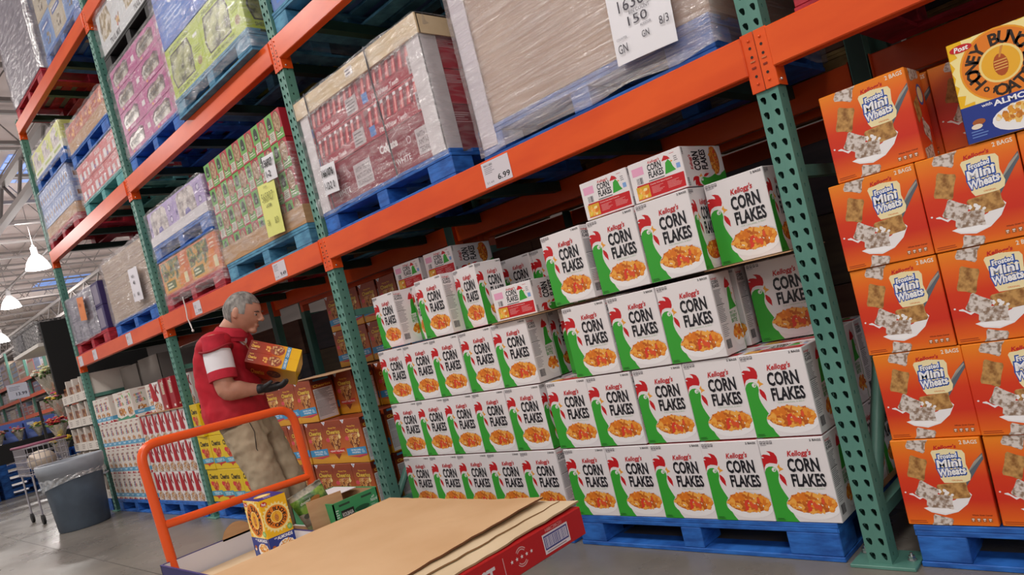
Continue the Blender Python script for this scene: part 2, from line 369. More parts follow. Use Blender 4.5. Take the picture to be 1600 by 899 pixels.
# ------------------------------------------------------------ pallet rack
UX = [2.82, 0., -2.836, -5.65, -8.47]; HB = .0508; DEPTH = 1.07
L1T, L2T, L3T = 1.836, 3.074, 4.588
def post_mesh(height, holes=True):
    mb = MB(); W = .038; D = .068; n = int(height/HB)
    def cell(P00, P10, P11, P01, tear, u0, v0, su, sv):
        # rectangle with a hole: outer 8 points, inner 8 points
        def at(u, v): return P00.lerp(P10, u).lerp(P01.lerp(P11, u), v)
        outer = [(0, 0), (.5, 0), (1, 0), (1, .5), (1, 1), (.5, 1), (0, 1), (0, .5)]
        inner = tear
        vs = [at(*p) for p in outer]+[at(u0+su*a, v0+sv*b2) for a, b2 in inner]
        mb.add(vs, [(i, (i+1) % 8, 8+(i+1) % 8, 8+i) for i in range(8)], GREEN)
        # the depth of the sheet round the hole, darkened for the shade inside
        nn = (P10-P00).cross(P01-P00).normalized()*-.004
        mb.add(vs[8:]+[p+nn for p in vs[8:]], [(i, (i+1) % 8, 8+(i+1) % 8, 8+i) for i in range(8)], M('3E6A60', .5))
    td = [(-.42, -.75), (0, -1.), (.42, -.75), (.80, .1), (.80, .75), (0, 1.), (-.80, .75), (-.80, .1)]
    tdl = [(a+.25*b2-.1, b2) for a, b2 in td]; sq = [(-1, -1), (0, -1), (1, -1), (1, 0), (1, 1), (0, 1), (-1, 1), (-1, 0)]
    for i in range(n):
        z0, z1 = i*HB, (i+1)*HB
        if holes:
            for (xa, ya, xb, yb) in ((-W, 0, 0, .0035), (0, .0035, W, 0)):
                cell(Vector((xa, ya, z0)), Vector((xb, yb, z0)), Vector((xb, yb, z1)), Vector((xa, ya, z1)), [(a-.28*b2, b2) for a, b2 in td], .50, .5, .27, .26)
            cell(Vector((W, 0, z0)), Vector((W, D, z0)), Vector((W, D, z1)), Vector((W, 0, z1)), sq, .45, .5, .065, .12)
            cell(Vector((-W, D, z0)), Vector((-W, 0, z0)), Vector((-W, 0, z1)), Vector((-W, D, z1)), sq, .55, .5, .065, .12)
    zt = n*HB
    if not holes:
        mb.box((-W, 0, 0), (W, .003, zt), GREEN); mb.box((W-.003, .003, 0), (W, D, zt), GREEN); mb.box((-W, .003, 0), (-W+.003, D, zt), GREEN)
    mb.box((-W+.003, D-.003, 0), (W-.003, D, zt), M('2E4A44'))  # back wall in darker green: shade inside the post put into the colour
    return mb.mesh('front_post')
pm = post_mesh(6.0); pm2 = post_mesh(6.0, False); pms = post_mesh(4.64); pm2s = post_mesh(4.64, False)
bp_mb = MB(); bp_mb.cbox((-.095, -.02, 0), (.115, .12, .012), .002, GREEN); bpm = bp_mb.mesh('base_plate')
bolt_mb = MB(); bolt_mb.cyl((0, 0, 0), .014, .004, M('B8B8B8', .3, .8), 12); bolt_mb.cyl((0, 0, .004), .011, .012, M('C8C8C8', .25, .9), 6, smooth=False); bolt_mb.cyl((0, 0, .016), .005, .01, M('C8C8C8', .25, .9), 8); boltm = bolt_mb.mesh('bolt')
UL = ['teal-green perforated upright at the right end, out past the wheat cereal boxes', 'green perforated rack upright between corn flakes and orange wheat cereal boxes', 'green perforated upright between the corn flakes and honey nut oat boxes',
      'green perforated upright between yellow oat cereal and strawberry cereal boxes', 'green perforated upright at the far rack end beside the fruit trays']
for i, x in enumerate(UX):
    u = empty('rack_upright', (x, 0, 0), 0, UL[i], 'rack upright', 'green rack uprights')
    link('front_post', pm if i < 4 else pms, u, (0, 0, .012)); link('rear_post', pm2 if i < 4 else pm2s, u, (0, DEPTH, .012), (0, 0, math.pi))
    for yy, rz in ((0, 0), (DEPTH, math.pi)):
        b_ = link('base_plate', bpm, u, (0, yy, 0), (0, 0, rz)); link('bolt', boltm, b_, (.088, .045, .012)); link('bolt', boltm, b_, (-.075, .085, .012))
    zs = [.16, 1.36, 2.5, 3.7, 4.9][:5 if i < 4 else 4]
    for z in zs:
        mb = MB(); mb.box((-.02, .068, z-.02), (.02, DEPTH-.068, z+.02), GREEN); mb.build('horizontal_brace', u)
    for z0, z1 in ((.16, 1.36),):
        mb = MB(); a, c = Vector((0, .07, z0+.03)), Vector((0, DEPTH-.07, z1-.03)); mb.tube([a, c], (.02, .026), GREEN, 4) if False else mb.tube([a, c], .026, GREEN, 4); mb.build('diagonal_brace', u)

def bolt_dots(mb, x, y, z0):
    pass
def crossbar(xa, xb, yface, zt, h=.132, label='', front=True, s=1):
    """box beam whose face is at yface; s=+1 faces -y"""
    c = empty('rack_crossbar', ((xa+xb)/2, yface, zt-h), 0, label, 'rack beam', 'orange rack beams')
    hw = (xb-xa)/2-.044; mb = MB()
    if s > 0: mb.cbox((-hw, -.014, 0), (hw, .04, h), .004, ORANGE)
    else: mb.cbox((-hw, -.04, 0), (hw, .014, h), .004, ORANGE)
    mb.build('beam_bar', c)
    for sx in (-1, 1):
        mb = MB(); x0 = sx*(xb-xa)/2; xi = x0-sx*.047
        ys = -.006*s
        lo, hi = min(x0-sx*.001, xi), max(x0-sx*.001, xi)
        mb.cbox((lo, min(ys, ys+.005*s), h-.205+.012), (hi, max(ys, ys+.005*s), h+.006), .0015, ORANGE)
        # return along the side of the upright
        xs0 = x0-sx*.044; lo, hi = min(xs0, xi), max(xs0, xi)
        mb.box((lo, min(0, .066*s), h-.19), (hi, max(0, .066*s), h), ORANGE)
        xm = x0-sx*.02
        if front:
            for zz in (.02, .165):
                mb.ball((xm, ys-.001*s, h-zz), .005, ORANGE, 8, 5)
            for zz in (.045, .075, .14):
                CVq = CV(mb, (xm-.005, ys-.0006, h-zz-.005), (1, 0, 0), (0, 0, 1), .01, .01); CVq.ell(.5, .5, .5, .5, M('1A0D08'), 10)
            for zz in (.088,):
                mb.box((xm-.008, ys-.003, h-zz-.004), (xm+.008, ys, h-zz), M('C8764A', .4))
            for zz in (.11,):
                mb.box((xm-.008, ys-.0025, h-zz-.004), (xm+.006, ys, h-zz+.002), M('8A2408', .4))
            if sx < 0:
                mb.ball((xi+.001, .02, h-.172), .006, M('D0D0D0', .25, .8), 8, 5)
        mb.build('end_connector', c)
    return c
BAY = ['right-hand bay over the wheat cereal', 'near bay over the corn flakes', 'middle bay over the man', 'far bay beside the rack end']
LV = [('lowest level', L1T), ('second level', L2T), ('top level', L3T)]
for bi in range(4):
    xb, xa = UX[bi], UX[bi+1]
    for ln, z in LV:
        crossbar(xa, xb, 0, z, label='orange front beam at %s, %s' % (ln, BAY[bi]))
        crossbar(xa, xb, DEPTH, z, label='shaded orange rear beam at %s, %s' % (ln, BAY[bi]), front=False, s=-1)
        if bi:
            for q, nm in enumerate(('leftmost', 'left centre', 'right centre', 'rightmost')):
                x = xa+.30+q*.735
                mb = MB(); mb.box((x-.03, .045, z-.062), (x+.03, DEPTH-.045, z-.004), DGREEN)
                tag(mb.build('support_bar'), '%s dark green bar under the pallets, %s, %s' % (nm, ln, BAY[bi]), 'rack bar', 'pallet support bars')

# price tags on the beams
def price_tag(x, z, wd, ht, label, big=None, small=None, tilt=0.):
    mb = MB(); mb.box((-wd/2, -.001, -ht/2), (wd/2, .001, ht/2), M('D9D2DA', .35))
    cv = CV(mb, (-wd/2, -.001, -ht/2), (1, 0, 0), (0, 0, 1), wd, ht)
    if small: cv.text(small, .08, .8, .4, .9, '4A4650', .01)
    cv.lines(.08, .5, .5, .78, 4, M('8A8490'), .35)
    if big: cv.text(big, .5, .12, .95, .36, '16141A', .02)
    cv.text('51.60', .08, .12, .34, .2, '6A6470')
    tag(mb.build('price_tag', None, (x, -.0155, z), (0, tilt, 0)), label, 'price tag', 'price tags on the rack beams')
price_tag(-1.272, 1.770, .178, .112, 'white price tag reading 6.99 on the beam above the corn flakes', '6.99', '991180')
price_tag(-3.40, 1.770, .17, .11, 'white price tag reading 9.49 on the beam right of the man', '9.49', '120377')
price_tag(-4.82, 1.770, .14, .105, 'worn white price tag on beam left of the hanging plastic strip', '7.99')
price_tag(-6.55, 1.770, .15, .11, 'white price tag on far beam beneath the blue pallet')
price_tag(-7.72, 1.770, .14, .11, 'white price tag on far beam beneath the red pallet')
price_tag(-8.28, 1.768, .15, .11, 'white price tag at the far end of the lowest beam')
# hanging torn plastic strip
mb = MB(); mb.tube([(-5.02, -.03, 1.90), (-5.0, -.035, 1.80), (-5.03, -.03, 1.72), (-5.0, -.03, 1.66), (-4.99, -.03, 1.62)], [.004, .006, .005, .007, .004], M('E4DEDC', .3), 6)
mb.ball((-4.985, -.03, 1.61), .012, M('E4DEDC', .3), 8, 6)
tag(mb.build('plastic_strip'), 'twisted white plastic strip hanging over the orange beam left of the man', 'plastic strip')

# ------------------------------------------------------------ pallets
def pallet_proto(mat, w=1.215, d=1.0, h=.141):
    r = empty('wooden_pallet')
    mb = MB(); n = 7; rr = random.Random(3)
    for i in range(n):
        y0 = -.0+i*(d-.09)/(n-1); mb.cbox((-w/2, y0, h-.018), (w/2, y0+.09, h), .002, mat)
    mb.build('top_board', r); mb = MB()
    for x0, ww in ((-w/2, .16), (-.05, .1), (w/2-.2, .2)):
        mb.box((x0, .004, h-.036), (x0+ww, d-.004, h-.0185), mat)
    mb.cbox((-w/2+.004, .001, h-.036), (w/2-.004, .1, h-.0185), .002, mat)
    mb.build('stringer_board', r)
    bl = [(-w/2, .15), (-.05, .10), (w/2-.2, .2)]
    for j, y0 in enumerate((.002, d/2-.07, d-.142)):
        for x0, ww in bl:
            mb = MB(); mb.cbox((x0+.003, y0, .0185), (x0+ww-.003, y0+.14, h-.0365), .003, mat); mb.build('block', r)
    mb = MB()
    for y0 in (0, d/2-.06, d-.11): mb.cbox((-w/2, y0, 0), (w/2, y0+.11, .018), .002, mat)
    for x0 in (-w/2, w/2-.13): mb.box((x0, .11, 0.001), (x0+.13, d-.11, .0175), mat)
    mb.build('bottom_board', r)
    return r
PP = {}
def pallet(kind, x0, z, label, y=0.012):
    mt = {'blue': PBLUE, 'teal': PTEAL, 'red': PRED, 'pale': PBLUE2, 'raw': POLD}[kind]
    if kind not in PP: PP[kind] = pallet_proto(mt); o = PP[kind]
    else: o = copy_tree(PP[kind])
    o.location = (x0+.6075, y, z+.0005); tag(o, label, 'pallet', 'wooden pallets'); return o
PH = .1415
S1a, S1b = -2.792, -1.335      # pallet left edges, near bay
S2a, S2b = -5.5, -4.215
S3a, S3b = -8.40, -7.0
X0a = .122
pallet('blue', -2.60, 0, 'blue pallet on the floor under the left corn flakes stack')
pallet('blue', S1b, 0, 'blue pallet on the floor under the right corn flakes stack')
pallet('blue', X0a, 0, 'blue pallet on the floor under the orange wheat cereal', .025)
pallet('blue', -4.17, 0, 'blue pallet on the floor under the honey nut oat cereal')
pallet('blue', -5.53, 0, 'blue pallet on the floor under the yellow oat cereal')
pallet('blue', S3b+.0, 0, 'blue pallet on the floor under the strawberry flake cereal')
pallet('blue', S3a+.055, 0, 'blue pallet on the floor under the cinnamon square cereal')
pallet('blue', S1a+.01, L1T, 'blue pallet on the beam under the red toothpaste load')
pallet('blue', S1b-.02, L1T, 'blue pallet on the beam under the tan wrapped load')
pallet('red', .14, L1T, 'red pallet on the beam at the top right corner')
pallet('pale', S2b+.02, L1T, 'light blue pallet under the green and red oatmeal cartons')
pallet('red', S2a, L1T, 'red pallet on the beam under the orange dried fruit boxes')
pallet('blue', S2a+.02, 2.27, 'blue pallet between the orange fruit and lilac boxes')
pallet('blue', S3b+.06, L1T, 'blue pallet on the beam under the brown wrapped load')
pallet('red', S3a+.0, L1T, 'red pallet on the beam under the dark violet boxes')
pallet('pale', S2b+.02, L2T, 'pale blue pallet on the beam under the lime boxes', -.06)
pallet('blue', S2a-.0, L2T, 'blue pallet on the beam under the magenta boxes')
pallet('teal', S3b+.06, L2T, 'teal pallet on the beam under the red and white cartons')
pallet('blue', S3b+.03, 3.575, 'blue pallet standing on the red and white cartons')
pallet('red', S3a-.03, L2T, 'red pallet on the beam under the blue jar cartons')
pallet('blue', S3a+.08, 3.735, 'blue pallet under the yellow-green snack boxes')
pallet('red', S3a, L3T, 'red pallet on the top beam under the grey wrapped load')
pallet('blue', S3b+.04, L3T, 'blue pallet on the top beam under the blue and tan bags')
pallet('pale', S1a+.0, L2T, 'pale blue pallet on the second beam above the toothpaste')
pallet('raw', S1b, L2T, 'raw wood pallet on the second beam above the tan load')
pallet('raw', S2b, L3T, 'raw wood pallet on the top beam above the lime boxes')
pallet('raw', S2a, L3T, 'raw wood pallet on the top beam above the magenta boxes')

# ------------------------------------------------------------ cereal cartons
CFW, CFD, CFH = .2425, .156, .312
RED = 'C4161F'; GRN = '36A433'; BLK = '14141E'
OR1, OR2, OR3, OR4, OR5 = 'EE9530', 'E07A22', 'F4AE4C', 'C2601C', 'E2542E'
def icons(cv, x0, y0, x1, y1, m='6E6A70', seed=1):
    rr = random.Random(seed); n = 4
    for i in range(n):
        a = x0+(x1-x0)*i/n; b2 = a+(x1-x0)/n*.72
        cv.rect(a, y0, b2, y1, m); cv.rect(a+(b2-a)*.2, y0+(y1-y0)*.55, a+(b2-a)*.8, y0+(y1-y0)*.8, WHITE); cv.rect(a+(b2-a)*.3, y0+(y1-y0)*.2, a+(b2-a)*.6, y0+(y1-y0)*.4, WHITE)
def cf_front(cv, detail=1., seed=3):
    c = cv
    body = [(0, .64), (.03, .655), (.09, .67), (.16, .665), (.205, .635), (.215, .59), (.20, .52), (.22, .45), (.265, .39), (.3, .33), (.33, .25), (.36, .0), (.36, .002), (0, .002)]
    # green neck
    c.poly([(.001, .60), (.03, .645), (.08, .67), (.14, .672), (.19, .65), (.212, .61), (.214, .57), (.195, .53), (.19, .48), (.205, .42), (.235, .36), (.26, .32), (.285, .28), (.27, .22), (.28, .14), (.32, .06), (.37, .003), (.001, .003)], GRN)
    # comb
    c.poly([(.001, .72), (.03, .70), (.06, .735), (.10, .76), (.11, .755), (.06, .775), (.001, .775)], RED)
    c.poly([(.0015, .615), (.015, .66), (.05, .70), (.11, .715), (.17, .71), (.225, .70), (.245, .735), (.245, .79), (.215, .835), (.16, .855), (.10, .86), (.145, .83), (.15, .80), (.10, .815), (.04, .82), (-.0, .80), (.035, .785), (.05, .765), (.02, .76), (.0015, .74)], RED)
    c.ell(.155, .632, .035, .027, WHITE, 12); c.ell(.16, .630, .018, .015, GRN, 10); c.ell(.152, .634, .012, .01, WHITE, 8)
    c.poly([(.215, .665), (.255, .70), (.258, .665), (.31, .635), (.255, .62), (.225, .60), (.24, .635)], 'E9A23A')
    c.poly([(.225, .585), (.25, .575), (.29, .54), (.305, .50), (.30, .45), (.30, .43), (.27, .46), (.24, .49), (.22, .53)], RED)
    # bowl
    c.ell(.635, .20, .41, .165, 'D6D2D6', 28, cl=(.2, .01, .997, .99)); c.ell(.63, .19, .395, .155, 'F2EFF1', 28, cl=(.2, .01, .997, .99))
    c.ell(.625, .225, .36, .115, OR4, 24, cl=(.2, .01, .99, .99))
    c.blobs(.625, .238, .345, .105, int(130*detail), [OR1, OR2, OR3, OR2, OR4, OR1, 'CC6A1E', OR3], .047, seed, (.225, .075, .99, .5), elong=1.45)
    c.blobs(.60, .23, .28, .07, int(7*detail), ['E0402C', OR5], .042, seed+1, (.22, .08, .985, .5), elong=1.7)
    c.blobs(.61, .22, .28, .07, int(9*detail), ['F4E8D2', 'F2D890'], .011, seed+2, (.22, .08, .985, .5), elong=2)
    # lettering
    c.text("Kellogg's", .41, .765, .77, .855, RED, .022, .25, .012)
    c.text('CORN', .385, .60, .86, .765, BLK, .034); c.text('FLAKES', .40, .425, .905, .58, BLK, .034)
    c.text('THE ORIGINAL & BEST', .46, .395, .87, .41, 'A9C3A6', 0)
    c.text('2 BAGS', .80, .955, .97, .98, BLK, .02); icons(c, .03, .945, .24, .982); c.lines(.03, .925, .18, .94, 1, '8C8890'); c.lines(.03, .015, .2, .05, 2, '1E5A1C')
def cf_nutri(cv):
    c = cv
    c.text("Kellogg's", .06, .92, .34, .955, RED, .02, .2); c.text('CORN', .06, .875, .36, .92, BLK, .03); c.text('FLAKES', .06, .83, .38, .87, BLK, .03)
    c.rect(.05, .795, .42, .80, BLK); c.lines(.06, .62, .42, .79, 10, '55525A', .35); c.rect(.05, .61, .42, .618, BLK)
    c.lines(.06, .40, .42, .60, 10, '6A6770', .35); c.lines(.08, .22, .4, .38, 7, '8A8890', .3); c.bars(.1, .08, .34, .19, 9, '2A2830')
    c.poly([(.60, .52), (.64, .60), (.66, .70), (.70, .78), (.78, .81), (.84, .78), (.85, .72), (.84, .66), (.88, .60), (.96, .54)], GRN)
    c.poly([(.60, .80), (.66, .88), (.74, .93), (.76, .89), (.82, .88), (.88, .82), (.80, .80), (.70, .79)], RED); c.poly([(.86, .73), (.92, .71), (.86, .69)], 'E9A23A')
    c.text('BEST IN', .58, .47, .86, .50, '3F8E3C', .01); c.text('EVERY', .58, .42, .90, .46, '3F8E3C', .02); c.text('BITE', .58, .36, .86, .41, '3F8E3C', .02)
    c.ell(.78, .20, .26, .13, 'F2EFF1', 18, cl=(.5, .01, .995, .9)); c.blobs(.78, .225, .2, .095, 50, [OR1, OR2, OR3, OR4, OR5], .06, 9, (.52, .1, .99, .4), elong=1.5)
def cf_top(cv):
    c = cv
    c.rect(.06, .66, .28, .86, 'E7A6C6'); c.bars(.12, .44, .24, .60, 8, '55525A')
    c.text("Kellogg's", .38, .84, .60, .93, RED, .02, .2); c.text('CORN', .36, .68, .62, .85, BLK, .03); c.text('FLAKES', .36, .50, .64, .67, BLK, .03)
    c.poly([(.66, .47), (.68, .6), (.70, .74), (.76, .80), (.80, .72), (.82, .6), (.86, .50)], GRN); c.poly([(.64, .80), (.70, .92), (.76, .88), (.80, .80), (.74, .80)], RED); c.poly([(.80, .76), (.84, .73), (.80, .71)], 'E9A23A')
    c.rect(.88, .52, .95, .64, '7FA6DC'); c.lines(.86, .70, .95, .84, 3, '77747C'); c.lines(.80, .9, .92, .93, 1, RED)
    c.rect(.34, .435, .64, .455, BLK)
    c.poly([(.07, .05), (.97, .05), (.98, .40), (.10, .42)], RED); c.rect(.075, .07, .32, .38, 'D9A92C'); c.blobs(.19, .22, .1, .1, 22, ['E8C84A', OR3, 'F4E4A0', OR2], .035, 4, (.08, .08, .31, .37), elong=1.5)
    c.text('Crunchy Oven Baked Casserole', .35, .33, .76, .37, 'F2D6D4', .01); c.lines(.36, .12, .60, .30, 6, 'E8A8A8', .3); c.lines(.66, .12, .92, .30, 6, 'E8A8A8', .3)
def cf_mesh(flip):
    mb = carton(CFW, CFD, CFH, M(WHITE, .38)); F, B, Rr, L_, T = panels(mb, CFW, CFD, CFH)
    cf_front(F); cf_front(B, .35)
    if flip: cf_front(Rr, .6, 5); cf_nutri(L_)
    else: cf_nutri(Rr); cf_front(L_, .6, 5)
    cf_top(T); return mb.mesh('corn_flakes_carton')
CFA, CFB = cf_mesh(False), cf_mesh(True)
def place(me, name, x, y, z, rz=0., rx=0., label='', cat='cereal box', group='', ry=0.):
    o = link(name, me, None, (x, y, z), (rx, ry, rz)); tag(o, label, cat, group); return o
def CF(x, y, z, label, rz=0., v=0, rx=0., grp='corn flakes cartons stacked on the floor pallets'):
    return place(CFB if v else CFA, 'corn_flakes_carton', x, y, z, R(rz), R(rx), label, 'cereal box', grp)
Z1 = PH; ZP = .3175
rowname = ['bottom row', 'second row up', 'third row up', 'top row']
zz = [Z1+i*ZP+.0015 for i in range(5)]; zz[3] += .012; zz[4] += .012
yf = .012
jit = random.Random(11)
# right stack
for r_ in range(2):
    for c_ in range(5):
        CF(-1.195+c_*.2435+(-.01 if r_ and c_ < 2 else 0), yf+CFD/2+jit.uniform(-.003, .003)+(.004 if r_ else 0), zz[r_], 'corn flakes carton, %s of the right-hand stack, %s from left' % (rowname[r_], ORD[c_]), jit.uniform(-.5, .5))
for c_, x in enumerate((-.998, -.745, -.497)):
    CF(x, yf+CFD/2+jit.uniform(-.003, .003), zz[2], 'corn flakes carton, third row of the right-hand stack, %s full front from left' % ORD[c_], jit.uniform(-.5, .5))
CF(-1.165, yf+CFD/2+.163, zz[2], 'corn flakes carton half hidden at left end of right stack, third row', 0)
CF(-.235, .258+CFD/2, zz[2], 'corn flakes carton set back on the right, third row beside the green upright', 5)
CF(-1.02, yf+CFD/2-.004, zz[3], 'corn flakes carton at left end of the right stack top row, turned slightly', -4)
CF(-.752, yf+CFD/2, zz[3], 'corn flakes carton in the right stack top row, under both lying cartons', -.6)
CF(-.497, yf+CFD/2-.006, zz[3], 'corn flakes carton at right end of the right stack top row, lying carton above', .8, v=1)
CF(-.235, .095+CFD/2, zz[3], 'corn flakes carton with rooster side panel, top row touching the green upright', -2, v=1)
for q, (x, r0) in enumerate(((-.748, 0), (-.495, 0))):
    CF(x-.008, .035+CFH, zz[4]+.001, '%s corn flakes carton lying flat on the top of the right stack' % ('left' if q == 0 else 'right'), r0*.4, v=1, rx=90)
# rows behind, seen at the right flank and over the tops
for r_, xs in ((0, (0, 1, 2, 3, 4)), (1, (0, 1, 2, 3, 4)), (2, (0, 1, 2, 3)), (3, (0, 1, 2))):
    for k_, yy in enumerate((.19, .36, .53)):
        for c_ in xs:
            if r_ < 2 and c_ < 3 and k_ > 0: continue
            if r_ == 2 and ((c_ < 2 and k_ == 0) or k_ > 1): continue
            if r_ == 3 and (k_ > 1 or c_ == 0): continue
            CF(-1.195+c_*.2435+(.02 if r_ == 3 else (-.035 if r_ == 2 else 0)), yy+CFD/2+(.025 if r_ >= 2 else 0), zz[r_], 'corn flakes carton behind right stack front, %s, %s file, %s row back' % (rowname[r_], ORD[c_], ORD[k_+1]), v=(r_ == 0 and k_ > 0))
# left stack
for r_ in range(3):
    for c_ in range(5):
        CF((-2.463, -2.463, -2.462)[r_]+c_*(.2435, .2435, .2465)[r_], yf+CFD/2+jit.uniform(-.003, .003), zz[r_] - (0 if r_ < 3 else 0), 'corn flakes carton, %s of the left-hand stack, %s from left' % (rowname[r_], ORD[c_]), jit.uniform(-.6, .6) - (1 if (r_, c_) == (1, 4) else 0), v=(r_ == 1 and c_ == 4))
for r_ in range(3):
    for k_, yy in enumerate((.19, .36)):
        for c_ in ((4,) if r_ < 2 else (0, 1, 2, 3, 4)):
            CF(-2.463+c_*.2435, yy+CFD/2, zz[r_], 'corn flakes carton behind left stack front, %s, %s file, %s row back' % (rowname[r_], ORD[c_], ORD[k_+1]), v=(k_ == 0))
z3 = zz[3]-.008
CF(-2.50, yf+.15, z3, 'corn flakes carton at left end of the left stack top row, nutrition side showing', -6)
CF(-2.228, yf+.20, z3, 'narrow-turned corn flakes carton, second in the left stack top row', -26, v=1)
CF(-1.985, yf+.085, z3, 'corn flakes carton turned to the aisle in the middle of left stack top row', -3)
CF(-1.722, yf+.125, z3, 'corn flakes carton standing left of the lying carton, left stack top row', -14, v=1)
CF(-1.43, .012+CFH, z3+.001, 'corn flakes carton lying flat at the right end of the left stack top row', 6, v=1, rx=90).location.z = z3+CFD/2+.001
CF(-1.66, .36+CFD/2, z3, 'corn flakes carton set back behind the lying carton of the left stack', -4, v=1)
CF(-1.415, .36+CFD/2, z3, 'shadowed corn flakes carton set back against the right stack', -3, v=1)
for q, x in enumerate((-2.44, -2.14)):
    o = CF(x, .25+CFH, z3+CFH+.003, '%s corn flakes carton lying at the back on top of the left stack' % ('first' if q == 0 else 'second'), 2, v=1, rx=90); o.location.z = z3+CFH+.003+CFD/2
    CF(x, .32+CFD/2, z3, 'corn flakes carton holding up the %s lying carton at the back' % ('first' if q == 0 else 'second'), 2)
for o in [x for x in bpy.data.objects if x.get('label', '').find('lying flat on the top') >= 0]: o.location.z = zz[4]+CFD/2+.001
# kraft interleaf sheets
def sheet(x0, x1, y0, y1, z, label, rz=0):
    mb = MB(); mb.cbox((-(x1-x0)/2, -(y1-y0)/2, 0), ((x1-x0)/2, (y1-y0)/2, .004), .001, KRAFT)
    tag(mb.build('cardboard_sheet', None, ((x0+x1)/2, (y0+y1)/2, z), (0, 0, R(rz))), label, 'cardboard sheet')
sheet(-.40, -.06, .03, .34, zz[3]-.006, 'brown cardboard sheet under the top row carton at the green upright')
sheet(-1.56, -1.24, -.005, .60, zz[3]-.0145, 'brown cardboard sheet poking out under the lying corn flakes carton')
sheet(-.36, -.075, .17, .82, zz[0]-.0013, 'brown cardboard sheet on the blue pallet at the right flank')
# wheat cereal
MWW, MWD, MWH = .256, .17, .281
MWG = GM('wheat_box_print', [(0, 'EE7A18'), (.08, 'E8641A'), (.3, 'D2301C'), (.55, 'DA3C1A'), (.8, 'EC6A1C'), (1, 'F28A1E')])
FROST = NM('frosted_wheat_print', '8E7460', 'DCD2CC', 85, .6, lo=.38, hi=.55); WHEAT = NM('wheat_print', '8A5A2A', 'C89858', 60, .6, lo=.35, hi=.6)
def quadrot(cx, cy, a, b, ang, n=0):
    pts = []
    for u, v in ((-1, -.8), (-.85, -1), (0, -.93), (.85, -1), (1, -.8), (.93, 0), (1, .8), (.85, 1), (0, .95), (-.85, 1), (-1, .8), (-.94, 0)):
        x = u*a; y = v*b; pts.append((cx+x*math.cos(ang)-y*math.sin(ang), cy+x*math.sin(ang)+y*math.cos(ang)))
    return pts
def clip01(pts, lo=.003, hi=.997): return [(min(max(x, lo), hi), min(max(y, lo), hi)) for x, y in pts]
def mw_front(c, k=1.):
    c.poly(clip01(quadrot(.31, .985, .11, .12, -.35)), FROST); c.poly(quadrot(.25, .67, .10, .135, -.35), WHEAT)
    c.poly(clip01(quadrot(.40, .01, .11, .10, -.25)), FROST)
    c.poly([(.67, .49), (.72, .50), (.90, .74), (.997, .83), (.997, .76), (.93, .68), (.76, .46)], '5C646E'); c.poly([(.69, .49), (.71, .50), (.89, .73), (.99, .81), (.99, .79), (.9, .70)], 'A8A49A')
    c.poly([(.22, .20), (.3, .15), (.45, .12), (.60, .16), (.72, .25), (.79, .36), (.74, .42), (.6, .30), (.4, .24)], 'F1EEF0')
    c.poly(quadrot(.60, .40, .17, .095, .12), WHEAT); c.blobs(.50, .37, .08, .05, 8, ['F4F0F0'], .03, 3)
    c.poly(quadrot(.30, .39, .115, .10, -.55), FROST); c.poly(quadrot(.42, .28, .15, .085, -.12), FROST); c.poly([(.22, .2), (.34, .155), (.46, .14), (.6, .17), (.5, .2), (.36, .2)], 'FAF8FA')
    c.poly([(.09, .37), (.13, .375), (.19, .33), (.25, .325), (.2, .30), (.14, .345), (.09, .36)], 'F1EEF0'); c.ell(.05, .385, .012, .01, 'F1EEF0', 8)
    # crest
    X = lambda x: .445+(x-.5)*.96
    c.poly([(X(x), y-.035) for x, y in [(.50, .88), (.52, .905), (.60, .91), (.66, .925), (.78, .91), (.86, .90), (.885, .86), (.87, .74), (.90, .62), (.88, .56), (.82, .535), (.66, .53), (.58, .53), (.55, .58), (.555, .68), (.52, .78)]], 'F3E3B2')
    BL = '2450A8'; wl = (('Frosted', .57, .765, .79, .82, .02), ('Mini', .54, .665, .82, .758, .02), ('Wheats', .53, .565, .85, .655, .03))
    for t, x0, y0, x1, y1, sl in wl: c.text(t, X(x0)-.014, y0-.015, X(x1)+.014, y1+.015, BL, .12, .05, sl)
    for t, x0, y0, x1, y1, sl in wl: c.text(t, X(x0), y0, X(x1), y1, 'F4F4F8', .035, .05, sl)
    c.text("Kellogg's", X(.54), .865, X(.80), .925, RED, .03, .2, .012); c.text('ORIGINAL', .61, .515, .73, .532, 'D8742A', .02)
    c.text('2 BAGS', .78, .93, .97, .975, 'F4E6D4', .02)
    c.text('Whole Grain Cereal', .74, .12, .95, .135, '4A1408', .01); icons(c, .72, .05, .96, .095, 'B4682C'); c.lines(.03, .02, .3, .06, 2, 'A83A10')
def mw_side(c):
    c.poly(clip01(quadrot(.3, .55, .18, .12, .3)), WHEAT); c.poly(clip01(quadrot(.6, .32, .2, .1, -.3)), FROST); c.ell(.66, .72, .2, .12, '3A62B0', 14); c.ell(.66, .72, .16, .09, 'F3E3B2', 14)
    c.poly(clip01(quadrot(.5, .98, .3, .1, .1)), FROST); c.poly(clip01(quadrot(.45, .05, .3, .09, .1)), FROST)
mb = carton(MWW, MWD, MWH, MWG); F, B, Rr, L_, T = panels(mb, MWW, MWD, MWH); mw_front(F); mw_side(Rr); mw_side(L_); T.text('Mini Wheats', .2, .3, .8, .7, 'F3E3B2', .02)
MWm = mb.mesh('wheat_cereal_carton')
mwr = [(0, .122, (.355, .37)), (0, 0, 0)]
MWX = [[.238, .503, .768], [.245, .504, .765], [.238, .498, .758], [.236, .496, .756], [.268]]
